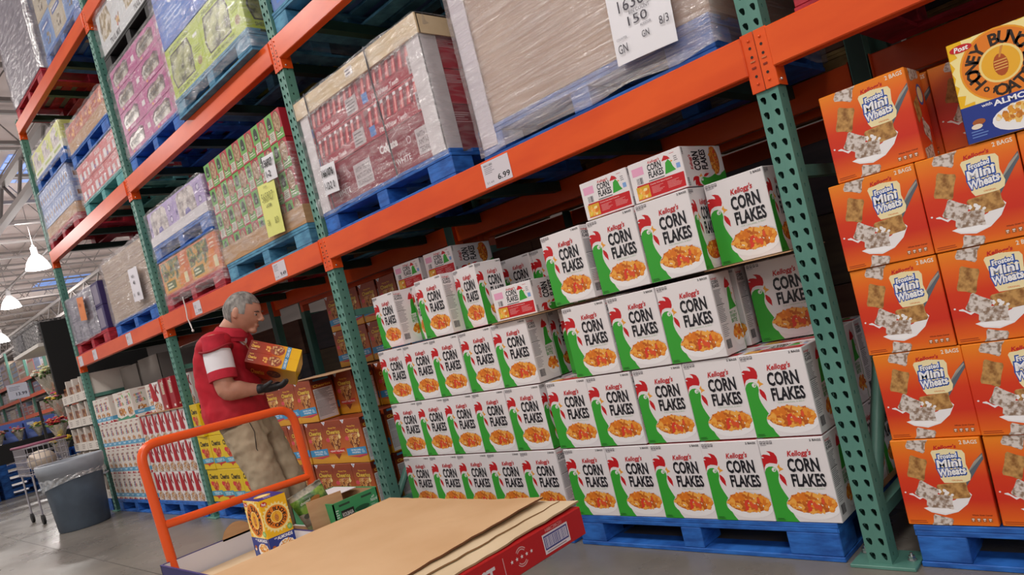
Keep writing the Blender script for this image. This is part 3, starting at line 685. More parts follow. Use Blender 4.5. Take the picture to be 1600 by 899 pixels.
for r_ in range(5):
    for c_, x in enumerate(MWX[r_]):
        place(MWm, 'wheat_cereal_carton', x-.0, .03+MWD/2+jit.uniform(-.004, .004), PH+.002+r_*(MWH+.0025), R(jit.uniform(-1.2, 1.2)), 0,
              ('orange wheat cereal carton, %s level from the floor, %s from the green upright' % (ORD[r_], ORD[c_])) if r_ < 4 else 'single orange wheat cereal carton on top of its stack beside the green upright', 'cereal box', 'orange wheat cereal cartons')
    for c_, x in enumerate((.27, .53, .79)):
        place(MWm, 'wheat_cereal_carton', x, (.23 if r_ < 4 else .245)+MWD/2, PH+.002+r_*(MWH+.0025), R(4), 0, 'orange wheat cereal carton in the back row, %s level, %s from the upright' % (ORD[r_], ORD[c_]), 'cereal box', 'orange wheat cereal cartons')
# honey oat cereal box (yellow and blue)
def hb_front(c, wide=1.):
    YL = 'F6C21C'
    star = []
    for i in range(48):
        a = 2*math.pi*i/48; q = 1.0 if i % 2 else .84; star.append((.5+.56*q*math.cos(a), .66+.56*q*math.sin(a)*c.w/c.h))
    c.poly(clip01(star), 'FBE9A0')
    c.ell(.5, .665, .42, .42*c.w/c.h, 'F0A01C', 36); c.ell(.5, .665, .40, .40*c.w/c.h, 'E8801C', 36); c.ell(.5, .665, .22, .22*c.w/c.h, 'F6DC8C', 28); c.ell(.5, .665, .195, .195*c.w/c.h, 'F2B32C', 28)
    c.ell(.5, .65, .075, .11*c.w/c.h*1.2, 'B4521A', 14)
    for i in range(4): c.rect(.435, .61+i*.026, .565, .618+i*.026, 'F2C46A')
    c.poly([(.49, .72), (.51, .72), (.56, .82), (.53, .82)], 'D8903C')
    r = .295*c.w
    c.arctext('HONEY BUNCHES', .5, .665, r, 208, -22, c.w*.19, '2A1A10', .035); c.arctext('of', .5, .665, r, 232, 248, c.w*.12, '2A1A10', .03); c.arctext('OATS', .5, .665, r*1.02, 262, 322, c.w*.19, '2A1A10', .03)
    c.poly([(.003, .36), (.997, .36), (.997, .003), (.003, .003)], '22388E'); c.text('with', .22, .315, .33, .345, 'F4F4F8', .02); c.text('ALMONDS', .34, .29, .92, .345, 'F8F8FC', .035)
    c.ell(.62, .14, .33, .13, 'F4F2F4', 20, cl=(.2, .01, .99, .4)); c.blobs(.62, .18, .27, .08, 60, ['E8A030', 'F4C870', 'C87828', 'F8E8C8', 'E0902C'], .04, 5, (.25, .05, .985, .30), elong=1.3)
    c.ell(.16, .19, .07, .03, 'A85A2A', 12); c.ell(.13, .15, .06, .025, 'F0E0CC', 12); c.lines(.06, .04, .25, .12, 3, '6C8CD0')
    c.ell(.145, .925, .12, .038, 'C8161F', 16); c.text('Post', .07, .90, .22, .95, 'F8F8F8', .03, .2); c.ell(.88, .44, .1, .05, '8EC06A', 16); c.lines(.82, .42, .94, .46, 2, 'E8F4DC')
def hb_mesh(w, d, h):
    mb = carton(w, d, h, M('F4BE1C', .35)); F, B, Rr, L_, T = panels(mb, w, d, h); hb_front(F); hb_front(Rr); hb_front(L_)
    T.rect(.003, .003, .997, .997, '3A2E86'); T.ell(.42, .5, .22, .3, 'F0B428', 18); T.ell(.42, .5, .14, .2, 'FBE9A0', 14); T.lines(.7, .3, .9, .6, 3, 'C8C4E8'); return mb.mesh('honey_oat_carton')
place(hb_mesh(.232, .14, .288), 'honey_oat_carton', .515+.116, .02+.07, PH+.002+4*(MWH+.0025)+.001, 0, 0, 'yellow and blue honey oat almond cereal box on top of orange cartons, right edge', 'cereal box')
HBC = place(hb_mesh(.178, .118, .256), 'honey_oat_carton', -2.118, -.985, .305, R(-3), 0, 'yellow and blue honey oat almond cereal box standing alone on the cart', 'cereal box')

# oat ring cereals
def oring(c, cx, cy, s, n, mats, seed):
    rr = random.Random(seed); k = c.w/c.h
    # heart of little rings
    pts = [(0, -1.1), (-.95, -.1), (-1, .45), (-.6, .85), (0, .5), (.6, .85), (1, .45), (.95, -.1)]
    c.poly([(cx+a*s, cy+b2*s*k) for a, b2 in pts], mats[0])
    for i in range(n):
        while True:
            a, b2 = rr.uniform(-.95, .95), rr.uniform(-1, .8)
            if abs(a) < .95-(max(0, -b2))*.85: break
        q = s*.17; c.ell(cx+a*s, cy+b2*s*k, q, q*k, mats[1+i % (len(mats)-1)], 9); c.ell(cx+a*s, cy+b2*s*k, q*.4, q*.4*k, mats[0], 6)
def hn_front(c, alt=False):
    c.text('Honey Nut', .3, .80, .70, .85, 'F0B43C', .02); c.text('Cheerios', .16, .68, .86, .79, '3A1408', .07); c.text('Cheerios', .17, .685, .85, .785, 'F6C84A', .025); c.text('Heart Healthy', .40, .64, .75, .665, 'F2E0D0', .01)
    c.poly([(.01, .99), (.22, .99), (.12, .90)], 'E8E6EC'); c.text('G', .08, .94, .14, .98, '2450A8', .03)
    oring(c, .52, .47, .26, 34, ['7A3A14', 'D89A50', 'C8843C', 'E4B070'], 5)
    c.ell(.16, .56, .1, .05, 'D84A5A', 10); c.poly([(.72, .62), (.80, .70), (.86, .60), (.78, .56)], 'F2D890')
    if alt:
        c.poly([(.1, .26), (.5, .22), (.9, .28), (.9, .36), (.5, .31), (.1, .34)], 'C8241C'); c.text('HEART HELPING', .15, .27, .86, .31, 'F4E4E0', .02)
        c.poly([(.35, .22), (.5, .10), (.68, .22)], '8A3410')
    else:
        c.poly([(.003, .17), (.997, .20), (.997, .36), (.003, .33)], '3F93C8'); c.text('CAN HELP LOWER', .22, .27, .72, .31, 'EAF4FA', .03); c.text('CHOLESTEROL', .25, .215, .70, .255, 'EAF4FA', .03); c.lines(.76, .22, .92, .31, 3, 'EAF4FA')
        c.poly([(.003, .15), (.6, .17), (.997, .20), (.997, .17), (.6, .12)], 'C83A5A')
def hn_side(c):
    c.rect(.003, .86, .997, .997, '5A1E10'); c.text('Cheerios', .12, .78, .88, .85, '3A1408', .03); c.rect(.003, .77, .997, .86, '8E3A16'); c.text('Cheerios', .10, .785, .90, .845, 'F2C04A', .02)
    c.rect(.15, .93, .85, .975, '4A8AB0'); c.rect(.06, .03, .94, .75, 'E4E0E2'); c.lines(.1, .52, .9, .73, 9, '55525A', .4); c.lines(.1, .10, .9, .48, 14, '77747C', .35)
    for y in (.5, .62, .3): c.rect(.06, y, .94, y+.006, '2A2830')
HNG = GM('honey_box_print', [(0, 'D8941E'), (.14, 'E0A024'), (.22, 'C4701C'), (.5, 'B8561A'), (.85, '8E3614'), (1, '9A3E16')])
HNW, HND, HNH = .238, .165, .290
def hn_mesh(alt):
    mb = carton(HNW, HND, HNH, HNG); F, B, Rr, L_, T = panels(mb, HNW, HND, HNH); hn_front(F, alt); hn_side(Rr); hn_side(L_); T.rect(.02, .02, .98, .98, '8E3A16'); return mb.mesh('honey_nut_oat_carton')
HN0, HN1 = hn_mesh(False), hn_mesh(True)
for r_ in range(3):
    n = 5 if r_ < 2 else 3
    for c_ in range(5):
        for k_ in range(4):
            if k_ == 0 and c_ >= n: continue
            if k_ == 1 and r_ == 2 and c_ >= 4: continue
            if r_ < 2 and k_ > 0 and c_ < 4: continue
            alt = (r_, c_, k_) in ((1, 3, 0), (0, 2, 0), (2, 3, 1))
            lab = 'honey nut oat ring cereal carton, %s level, %s from left' % (ORD[r_], ORD[c_]) if k_ == 0 else 'honey nut oat ring carton set back, %s level, %s file, %s row deep' % (ORD[r_], ORD[c_], ORD[k_])
            place(HN1 if alt else HN0, 'honey_nut_oat_carton', -4.045+c_*.2425, .02+HND/2+k_*.175+jit.uniform(-.004, .004), PH+.002+r_*(HNH+.003), R(jit.uniform(-1.5, 1.5)), 0, lab, 'cereal box', 'honey nut oat cartons')
sheet(-3.62, -2.93, -.02, .42, PH+.002+2*(HNH+.003)-.0038, 'brown cardboard flap under the top honey nut cartons') if False else None
mb = MB()
for i in range(9):
    x = -3.66+i*.075; mb.box((x, .0-.02*math.sin(i*.4), 1.02+.0), (x+.0755, .36, 1.024), KRAFTL)
sheet(-3.75, -3.08, .0, .36, PH+.003+3*(HNH+.003), 'loose brown cardboard sheet lying over the top honey nut cartons', -6)
for c_ in range(5):
    for r_ in range(2):
        for k_ in range(1):
            place(HN0, 'honey_nut_oat_carton', -4.06+c_*.25, .72+HND/2, PH+.008+(3+r_)*(HNH+.003), R(-2), 0, 'dim honey nut oat carton on the back shelf, %s level, %s from left' % (ORD[r_], ORD[c_]), 'cereal box', 'honey nut oat cartons on the back shelf')
for k_ in range(1):
    for r_ in range(3):
        for c_ in range(5):
            place(HN0, 'honey_nut_oat_carton', -4.06+c_*.25, .745+HND/2, PH+.002+r_*(HNH+.003), 0, 0, 'hidden-side honey nut oat carton, deepest row, %s level, %s file' % (ORD[r_], ORD[c_]), 'cereal box', 'honey nut oat cartons')
def ye_front(c):
    c.text('Cheerios', .12, .70, .88, .86, '1C1408', .04); c.lines(.3, .66, .7, .68, 1, '8A6A10')
    oring(c, .52, .47, .25, 26, ['B4301C', 'D8703C', 'C85030', 'E49060'], 6); c.ell(.25, .57, .12, .07, 'D8303C', 10)
    c.poly([(.003, .18), (.997, .22), (.997, .36), (.003, .33)], '4E9CB8'); c.text('CAN HELP LOWER', .2, .27, .7, .31, 'E4F0F4', .03); c.text('CHOLESTEROL', .25, .225, .66, .26, 'E4F0F4', .03); c.lines(.75, .24, .93, .32, 2, 'E4F0F4')
    c.poly([(.003, .18), (.5, .19), (.997, .22), (.997, .19), (.6, .14), (.5, .08), (.42, .15)], 'C0242C')
def ye_side(c):
    c.rect(.2, .1, .8, .6, 'EDE6D8'); c.lines(.24, .12, .76, .58, 14, '6A665C', .4); c.rect(.15, .84, .85, .95, '1C1408'); c.text('Cheerios', .1, .68, .9, .78, '1C1408', .03)
mb = carton(.232, .17, .29, M('E2BE14', .4)); F, B, Rr, L_, T = panels(mb, .232, .17, .29); ye_front(F); ye_side(Rr); ye_side(L_); YE = mb.mesh('yellow_oat_carton')
for r_ in range(3):
    for c_ in range(5):
        place(YE, 'yellow_oat_carton', -5.47+c_*.238, .02+.085+jit.uniform(-.005, .005)-(.02 if r_ == 2 and c_ == 0 else 0), PH+.002+r_*.293, R(jit.uniform(-1, 1)+(-7 if r_ == 2 and c_ == 0 else 0)), 0, 'yellow oat ring cereal carton, %s level from the floor, %s from left' % (ORD[r_], ORD[c_]), 'cereal box', 'yellow oat ring cartons')
# strawberry flake cereal: narrow side to the aisle
KM = MB(); KM.cbox((-.083, -.14, 0), (.083, .14, .287), .002, M('E6E0E0', .4)); F, B, Rr, L_, T = panels(KM, .166, .28, .287)
def k_front(c):
    c.poly([(.003, .997), (.30, .997), (.70, .42), (.62, .30), (.25, .34), (.003, .42)], 'A81424'); c.poly([(.003, .997), (.12, .997), (.25, .45), (.003, .3)], 'B8202E')
    c.text('K', .50, .60, .93, .93, '9A1424', .05, .15); c.poly([(.52, .60), (.60, .62), (.9, .93), (.84, .93)], '2A1418')
    c.ell(.5, .14, .46, .2, 'C8B8AC', 16, cl=(.01, .01, .99, .5)); c.blobs(.5, .16, .4, .15, 34, ['9A6234', 'C08850', '7A4420', 'B03028', 'D8A870'], .07, 3, (.02, .02, .98, .4))
k_front(F)
def k_side(c):
    c.text('K', .2, .72, .42, .92, '9A1424', .05, .15); c.blobs(.35, .35, .12, .12, 4, ['B81C24', 'C82A2C'], .09, 5); c.blobs(.5, .14, .4, .1, 30, ['9A6234', 'C08850', '7A4420', 'B03028', 'E8E0D8'], .05, 3, (.02, .02, .98, .4)); c.rect(.62, .3, .9, .85, 'EDE8E8'); c.lines(.64, .32, .88, .83, 12, '8A8488', .35)
k_side(Rr); k_side(L_); KME = KM.mesh('strawberry_flake_carton')
for r_ in range(3):
    for c_ in range(7):
        place(KME, 'strawberry_flake_carton', -6.87+c_*.1725, .02+.14, PH+.002+r_*.2905, R(jit.uniform(-1, 1)), 0, 'red and white strawberry flake carton, %s level, %s from left' % (ORD[r_], ORD[c_]), 'cereal box', 'strawberry flake cartons')
mb = carton(.19, .28, .30, M('A01626', .4)); F, B, Rr, L_, T = panels(mb, .19, .28, .30); F.rect(.35, .5, .8, .9, 'D8C8B0'); F.lines(.4, .52, .75, .88, 8, '7A6A60'); F.text('K', .78, .82, .95, .95, 'F0E8E8', .04); F.rect(.55, .06, .85, .14, 'EDE4E4'); k_side(Rr)
KR = mb.mesh('strawberry_flake_carton')
for q, x in enumerate((-6.36, -6.15)):
    place(KR, 'strawberry_flake_carton', x, .1+.14, PH+.007+3*.2905, R(-6), 0, ['all-red flake carton showing its back panel, on top of the strawberry stack', 'second all-red flake carton on the strawberry stack, nearer the upright'][q], 'cereal box', 'red cartons on the strawberry stack')
place(KME, 'strawberry_flake_carton', -6.60, .1+.14, PH+.007+3*.2905, R(8), 0, 'lone strawberry flake carton left of the red-backed ones on top', 'cereal box', 'red cartons on the strawberry stack')
for q, x in enumerate((-5.93, -5.76)):
    place(KME, 'strawberry_flake_carton', x, .12+.14, PH+.007+3*.2905, 0, 0, ['strawberry flake carton on top beside the upright, left one', 'strawberry flake carton on top beside the upright, right one'][q], 'cereal box', 'red cartons on the strawberry stack')
sheet(-6.96, -5.72, .005, .5, PH+.0025+3*.2905-.0015, 'thin brown cardboard sheet on top of the strawberry flake cartons')
# cinnamon squares
def cc_front(c, big=False):
    cols = ['D04038', 'E08A2C', '3A8A4A', '3A5AA8', '8A3A8A']
    words = [('Cinnamon', .16, .72, .70, .80), ('Toast', .25, .60, .62, .70), ('Crunch', .22, .48, .82, .60)]
    for j, (t, x0, y0, x1, y1) in enumerate(words):
        n = len(t)
        for i, ch in enumerate(t):
            c.text(ch, x0+(x1-x0)*i/n, y0+.03*i/n, x0+(x1-x0)*(i+.85)/n, y1+.03*i/n, cols[(i+j) % 5], .05)
    c.text('2 POUNDS', .5, .90, .93, .95, 'A8301C', .02)
    c.ell(.55, .25, .34, .17, 'E0D6D0', 16); c.blobs(.55, .28, .3, .12, 34, ['B87838', 'D89A54', '8E5424', 'C88844'], .07, 3, (.1, .1, .95, .5))
    if not big: c.rect(.003, .10, .997, .24, '58A4CC'); c.lines(.2, .14, .8, .21, 2, 'E4F0F8', .5); c.poly([(.003, .003), (.003, .09), (.2, .003)], 'B82838'); c.poly([(.5, .003), (.75, .09), (.997, .003)], 'B82838')
    else: c.poly([(.003, .14), (.3, .05), (.997, .12), (.997, .003), (.003, .003)], '3A8A6A'); c.poly([(.75, .9), (.95, .85), (.97, .6), (.9, .75)], '6ABF5A')
mb = carton(.163, .27, .287, M('E2D8D0', .4)); F, B, Rr, L_, T = panels(mb, .163, .27, .287); cc_front(F); cc_front(L_); cc_front(Rr); CCm = mb.mesh('cinnamon_square_carton')
mb = carton(.30, .16, .30, M('E2D8D0', .4)); F, B, Rr, L_, T = panels(mb, .30, .16, .30); cc_front(F, True); cc_front(Rr); CCb = mb.mesh('cinnamon_square_carton')
for r_ in range(4):
    for c_ in range(8):
        if r_ == 3 and c_ > 2: continue
        place(CCm, 'cinnamon_square_carton', -8.29+c_*.1715, .02+.135, PH+.002+r_*.29, R(jit.uniform(-1, 1)+(8 if r_ == 3 else 0)), 0, 'white cinnamon square cereal carton, %s level, %s from the far upright' % (ORD[r_], ORD[c_]), 'cereal box', 'cinnamon square cartons')
for q, (x, y, rz) in enumerate(((-7.65, .08, 4), (-7.30, .06, -3))):
    place(CCb, 'cinnamon_square_carton', x, y+.08, PH+.002+3*.29, R(rz), 0, ['wide cinnamon cereal box turned half away on top of its stack', 'wide cinnamon toast cereal box facing the aisle on top of its stack'][q], 'cereal box', 'cinnamon square cartons')
place(CCm, 'cinnamon_square_carton', -6.86, .14+.135, PH+.007+3*.2905, R(4), 0, 'cinnamon square carton with blue band on top of the strawberry stack', 'cereal box', 'cinnamon square cartons')
# grey board trays and a display tray behind them
def board_tray(x, y, z, w_, d_, h_, label, col='8E8680'):
    mb = MB(); c_ = M(col, .7)
    mb.box((-w_/2, -d_/2, 0), (w_/2, -d_/2+.006, h_), c_); mb.box((-w_/2, d_/2-.006, 0), (w_/2, d_/2, h_), c_); mb.box((-w_/2, -d_/2, 0), (-w_/2+.006, d_/2, h_), c_); mb.box((w_/2-.006, -d_/2, 0), (w_/2, d_/2, h_), c_); mb.box((-w_/2, -d_/2, 0), (w_/2, d_/2, .006), c_)
    cv = CV(mb, (-w_/2, -d_/2, 0), (1, 0, 0), (0, 0, 1), w_, h_); cv.rect(.15, .6, .5, .68, '5A5450'); cv.ell(.4, .35, .12, .14, '7A8A6A', 14); cv.rect(.1, .3, .25, .4, '5A5450'); cv.poly([(.65, .7), (.72, .75), (.9, .35), (.82, .3)], '8A5A3A')
    mb.blobs = None
    tag(mb.build('cereal_tray', None, (x, y, z)), label, 'cardboard tray')
board_tray(-8.05, .62, PH+.002, .6, .5, 1.45, 'grey-white board tray standing tall behind the cinnamon cartons, left')
board_tray(-7.38, .62, PH+.002, .62, .5, 1.47, 'grey-white board tray standing tall behind the cinnamon cartons, right')

# ------------------------------------------------------------ loads on the upper levels
FILM = film_mat('stretch_film', .045, .34); FILMH = film_mat('stretch_film_heavy', .20, .34, 'E6D8DA', (1.2, 1.2, 30), 3.0); FILMG = film_mat('stretch_film_grey', .36, .4, 'C9C4D2', (2, 2, 9), 3)
def wrap(x0, x1, y0, y1, z0, z1, label, mat=None, amp=.006, seed=1, closed_top=False):
    mb = MB(); off = .009; x0 -= off; x1 += off; y0 -= off; y1 += off; nz = max(4, int((z1-z0)/.05))
    per = []
    def seg(a, b, n):
        for i in range(n): per.append((a[0]+(b[0]-a[0])*i/n, a[1]+(b[1]-a[1])*i/n))
    nx = max(6, int((x1-x0)/.05)); ny = max(6, int((y1-y0)/.06))
    seg((x0, y0), (x1, y0), nx); seg((x1, y0), (x1, y1), ny); seg((x1, y1), (x0, y1), nx); seg((x0, y1), (x0, y0), ny)
    cx, cy = (x0+x1)/2, (y0+y1)/2; rs = []
    for j in range(nz+1):
        z = z0+(z1-z0)*j/nz; row = []
        for (x, y) in per:
            n_ = abs(noise.noise(Vector((x*7+seed, y*7, z*11))))*amp*2
            zz_ = z+(noise.noise(Vector((x*5, y*5, seed)))*.02 if j in (0, nz) else 0)
            dx = (1 if x >= x1-1e-6 else (-1 if x <= x0+1e-6 else 0)); dy = (1 if y >= y1-1e-6 else (-1 if y <= y0+1e-6 else 0))
            row.append(Vector((x+dx*n_-cx, y+dy*n_-cy, zz_-z0)))
        rs.append(row)
    mb.rings(rs, mat or FILM, cap=False, smooth=True)
    return tag(mb.build('stretch_wrap', None, (cx, cy, z0)), label, 'plastic wrap', 'clear wrap round the pallet loads')
def cases(name, x0, x1, z0, z1, nc, nr, art, base, lab, cat, grp, y0=.02, dd=.5, ndeep=2, sideart=None, variants=1, gap=.003, topart=None):
    """rows and columns of cartons; art(canvas, variant) prints each front"""
    w_ = (x1-x0)/nc; h_ = (z1-z0)/nr; ms = []
    for v in range(variants):
        mb = carton(w_-gap, dd-gap, h_-gap, base if not isinstance(base, (list, tuple)) else base[v]); F, B, Rr, L_, T = panels(mb, w_-gap, dd-gap, h_-gap)
        if art: art(F, v)
        (sideart or art or (lambda a, b2: 0))(Rr, v)
        ms.append(mb.mesh(name))
    rown = {1: ['only'], 2: ['lower', 'upper'], 3: ['bottom', 'middle', 'top'], 4: ['bottom', 'second', 'third', 'top']}.get(nr, ORD)
    for r_ in range(nr):
        for c_ in range(nc):
            for k_ in range(ndeep):
                l = lab % (rown[r_]+' row', ORD[c_]+' from left') if k_ == 0 else (lab % (rown[r_]+' row', ORD[c_]+' file'))+', behind'
                place(ms[(r_+c_) % variants], name, x0+w_*(c_+.5), y0+dd*(k_+.5), z0+h_*r_+.0005, 0, 0, l, cat, grp)
T1 = L1T+PH+.001; T2 = L2T+PH+.001; T3 = L3T+PH+.001
# red toothpaste load
TR1, TR2 = '8E1830', 'B8203A'
def tooth_tray(c, v):
    c.rect(.02, .32, .98, .93, '7A1228'); n = 9
    for i in range(n):
        x = .05+i*.1; c.poly([(x, .36), (x+.05, .9), (x+.09, .9), (x+.06, .36)], 'C8283C'); c.poly([(x+.03, .4), (x+.055, .8), (x+.07, .8), (x+.05, .4)], 'E8908C'); c.rect(x+.045, .84, x+.085, .93, 'E8E0E4')
    c.poly([(.003, .003), (.997, .003), (.997, .34), (.003, .34)], 'A81C34'); c.text('10x Whiter Teeth', .2, .07, .62, .22, 'F0E0E4', .02); c.rect(.05, .10, .14, .40, '4A7CC8'); c.rect(.78, .06, .97, .55, 'B8A8AC'); c.lines(.8, .1, .95, .5, 4, '6A5A60')
def tooth_case(c, v):
    c.text('Colgate', .12, .55, .40, .80, 'F2E8EA', .05); c.rect(.66, .15, .95, .72, 'C8BCC0'); c.text('WITH TRIPLE', .68, .52, .93, .64, '7A6A70', .02); c.text('ANTI-STAIN', .68, .36, .93, .48, '7A6A70', .02); c.text('TECHNOLOGY', .68, .2, .93, .32, '7A6A70', .02)
    c.text('OPTIC', .36, .34, .5, .44, 'E0D0D4', .0); c.text('WHITE', .32, .18, .54, .32, 'EADCE0', .02); c.ell(.56, .6, .03, .09, 'E0C0C8', 12); c.ell(.56, .6, .024, .07, TR1, 12)
def tooth_side(c, v):
    c.lines(.1, .6, .5, .85, 5, 'D8A8B0'); c.rect(.6, .2, .9, .5, 'B8A8AC'); c.lines(.62, .25, .88, .45, 3, '6A5A60')
txa, txb = S1a+.012, S1a+1.205
cases('toothpaste_carton', txa+.012, txb-.012, T1, T1+.235, 2, 1, tooth_case, M(TR1, .4), 'dark red toothpaste carton, %s, %s', 'carton', 'toothpaste cartons', sideart=tooth_side, dd=.48)
cases('toothpaste_display_carton', txa+.012, txb-.012, T1+.2355, T1+.60, 2, 2, tooth_tray, M(TR2, .4), 'bright red toothpaste display carton, %s, %s', 'carton', 'toothpaste cartons', sideart=tooth_side, dd=.48)
def corner_board(x, y, sx, sy, z0, z1, label, m=None, wd=.09, pattern=False):
    m = m or M('DCD4D8', .55); mb = MB()
    mb.cbox((min(0, sx*wd), min(0, sy*.006), 0), (max(0, sx*wd), max(0, sy*.006), z1-z0), .001, m); mb.cbox((min(0, sx*.006), min(0, sy*wd), 0), (max(0, sx*.006), max(0, sy*wd), z1-z0), .001, m)
    if pattern:
        rr = random.Random(4); cv = CV(mb, (min(0, sx*wd), min(0, sy*.006)-.0002, 0), (1, 0, 0), (0, 0, 1), wd, z1-z0)
        for i in range(70): a, b2 = rr.uniform(.05, .85), rr.uniform(.70, .97); cv.rect(a, b2, a+.1, b2+.008, '4A56A0')
    tag(mb.build('corner_board', None, (x, y, z0)), label, 'corner board')
corner_board(txa+.0, .012, 1, 1, T1, T1+.60, 'white corner board at the left front of the toothpaste load')
corner_board(txb-.0, .012, -1, 1, T1, T1+.60, 'white corner board at the right front of the toothpaste load', wd=.11)
mb = MB(); a0, a1 = -.61, .61
for (q0, q1) in (((a0, -.01, 0), (a1, .006, .10)), ((a0, .98, 0), (a1, .99, .1)), ((a0, 0, 0), (a0+.008, .98, .1)), ((a1-.008, 0, 0), (a1, .98, .1))): mb.box(q0, q1, KRAFTL)
mb.box((a0, 0, .094), (a1, .98, .1), KRAFTL); cv = CV(mb, (a0, -.01, 0), (1, 0, 0), (0, 0, 1), 1.22, .1); cv.rect(.47, .35, .53, .8, 'E8E0E0'); cv.lines(.475, .4, .525, .75, 2, '6A6470')
tag(mb.build('cardboard_top_frame', None, ((txa+txb)/2, .012, T1+.575)), 'tan cardboard cap over the red toothpaste load', 'cardboard cap')
for q, x in enumerate((-2.62, -1.98)):
    mb = MB(); mb.box((-.006, -.001, 0), (.006, .0, .70), M('3A343A', .5)); tag(mb.build('strap', None, (x, -.0055, T1-.01), (0, R(-2), 0)), '%s dark strap down the front of the toothpaste load' % ('left' if q == 0 else 'right'), 'strap')
wrap(txa, txb, .004, .99, T1-.03, T1+.68, 'clear wrap round the red toothpaste load', FILM, .005, 3)
def paper(x, z, wd, ht, label, m='ECE9EE', y=-.02, tilt=0, words=(), rot=0):
    mb = MB(); n = 6
    vs = []; 
    for j in range(n+1):
        for i in range(n+1): u = i/n; v = j/n; vs.append(((u-.5)*wd, -.006*math.sin(3*u)*math.sin(2.5*v+1)-.004, (v-.5)*ht))
    fs = [(j*(n+1)+i, j*(n+1)+i+1, (j+1)*(n+1)+i+1, (j+1)*(n+1)+i) for j in range(n) for i in range(n)]
    mb.add(vs, fs, M(m, .6)); mb.add([(a, b2+.0012, c) for a, b2, c in vs], [f[::-1] for f in fs], M(m, .6))
    cv = CV(mb, (-wd/2, -.0135, -ht/2), (1, 0, 0), (0, 0, 1), wd, ht)
    for (t, x0, y0, x1, y1, c, b2) in words: cv.text(t, x0, y0, x1, y1, c, b2)
    tag(mb.build('paper_sign', None, (x, y, z), (0, R(rot), 0)), label, 'paper sign'); return mb
paper(-2.565, T1+.155, .15, .17, 'white sticker reading 1661076 on the red toothpaste load', 'E8E6EC', -.02, 0, [('1661076', .1, .58, .9, .85, '16141A', .04), ('1-12-2', .15, .15, .65, .4, '2A2830', .02), ('0', .75, .15, .85, .4, '2A2830', .02)], 4)
# tan wrapped load
bxa, bxb = S1b-.01, S1b+1.205
mb = MB(); mb.cbox((-.60, -.49, 0), (.60, .49, .98), .006, NM('kraft_pink', 'B89880', 'C8AA92', 2, .6)); 
tag(mb.build('kraft_box', None, ((bxa+bxb)/2, .515, T1)), 'huge tan cardboard box under clear wrap on the beam above the corn flakes', 'cardboard box')
corner_board(bxa-.004, .010, 1, 1, T1-.09, T1+1.0, 'white corner board with blue print on the tan wrapped box', M('DDD6E2', .5), .10, True)
wrap(bxa, bxb, .002, 1.0, T1-.12, T1+.98, 'glossy wrap round the huge tan box', FILMH, .003, 5)
paper(-.372, 2.075, .262, .30, 'large white bin count sheet with handwriting on the tan wrapped box', 'F0EEF4', -.03, 0,
      [('ITEM#', .40, .745, .60, .79, '5A5660', 0), ('1636031', .20, .59, .95, .735, '4A4650', 0), ('BIN COUNT', .36, .53, .70, .57, '5A5660', 0), ('150', .32, .40, .64, .51, '4A4650', 0), ('AUDITOR', .5, .34, .68, .37, '6A6670', 0), ('COUNTER', .08, .28, .26, .31, '6A6670', 0), ('GN', .08, .12, .24, .23, '4A4650', 0), ('GN', .50, .20, .62, .28, '4A4650', 0), ('8/3', .80, .25, .95, .35, '4A4650', 0)], 3)
# oatmeal cartons, green and red
OATB = NM('oat_print', '8A6A4A', 'C8A888', 60, .6)
def oat_art(c, v):
    a, b2 = ('5E9E48', 'C83440') if v == 0 else ('C83440', '5E9E48')
    for s_ in (0, .5):
        p, q = (a, b2) if s_ == 0 else (b2, a)
        c.rect(s_+.0, .0, s_+.5, 1, 'BA2E3C'); c.rect(s_+.0, .36, s_+.24, 1, '6AA850'); c.rect(s_+.25, .0, s_+.5, .34, '6AA850')
        c.ell(s_+.12, .70, .065, .22, '22281E', 14); c.rect(s_+.055, .5, s_+.185, .68, '22281E'); c.lines(s_+.08, .56, s_+.16, .66, 2, 'D8D8D0')
        c.ell(s_+.36, .60, .11, .38, '5A3A28', 16); c.ell(s_+.36, .60, .10, .345, OATB, 16)
        c.rect(s_+.05, .06, s_+.22, .38, 'C8C4B4'); c.lines(s_+.07, .1, s_+.2, .34, 4, '5A6A50'); c.rect(s_+.02, .04, s_+.045, .2, 'E4E0E0'); c.lines(s_+.28, .08, s_+.47, .24, 2, 'E8D0D0')
def oat_side(c, v): c.ell(.35, .55, .24, .36, '2E1E18', 18); c.ell(.35, .55, .2, .31, OATB, 18); c.rect(.66, .4, .86, .95, '241E1E'); c.text('20', .1, .88, .2, .96, '2A1418', .02); c.lines(.6, .1, .95, .3, 3, 'E8C8C8')
oxa, oxb = S2b+.022, S2b+1.222
cases('oatmeal_carton', oxa, oxb, T1, T1+.745, 3, 4, oat_art, M('B82838', .4), 'red and green oatmeal carton, %s, %s', 'carton', 'oatmeal cartons', sideart=oat_side, dd=.48)
mb = MB()
for (q0, q1) in (((-.612, -.006, 0), (.612, 0, .12)), ((.606, 0, 0), (.612, .97, .12)), ((-.612, 0, 0), (-.606, .97, .12))): mb.box(q0, q1, KRAFT)
tag(mb.build('kraft_tray', None, ((oxa+oxb)/2, .018, T1+.001)), 'brown cardboard tray round the bottom of the oatmeal cartons', 'cardboard tray')
wrap(oxa, oxb, .012, .985, T1+.02, T1+.52, 'clear wrap round the lower oatmeal cartons', FILM, .005, 8)
paper(-3.30, T1+.18, .23, .34, 'yellow handwritten count sheet on the oatmeal cartons', 'E4E584', -.02, 0, [('ITEM', .4, .9, .6, .94, '6A6A30', 0), ('565927', .18, .66, .86, .82, '8A8A40', 0), ('LATER', .35, .54, .66, .6, '4A4A20', .01), ('GN', .2, .2, .35, .32, '8A8A40', 0), ('8/3', .65, .2, .85, .32, '8A8A40', 0)], 3)
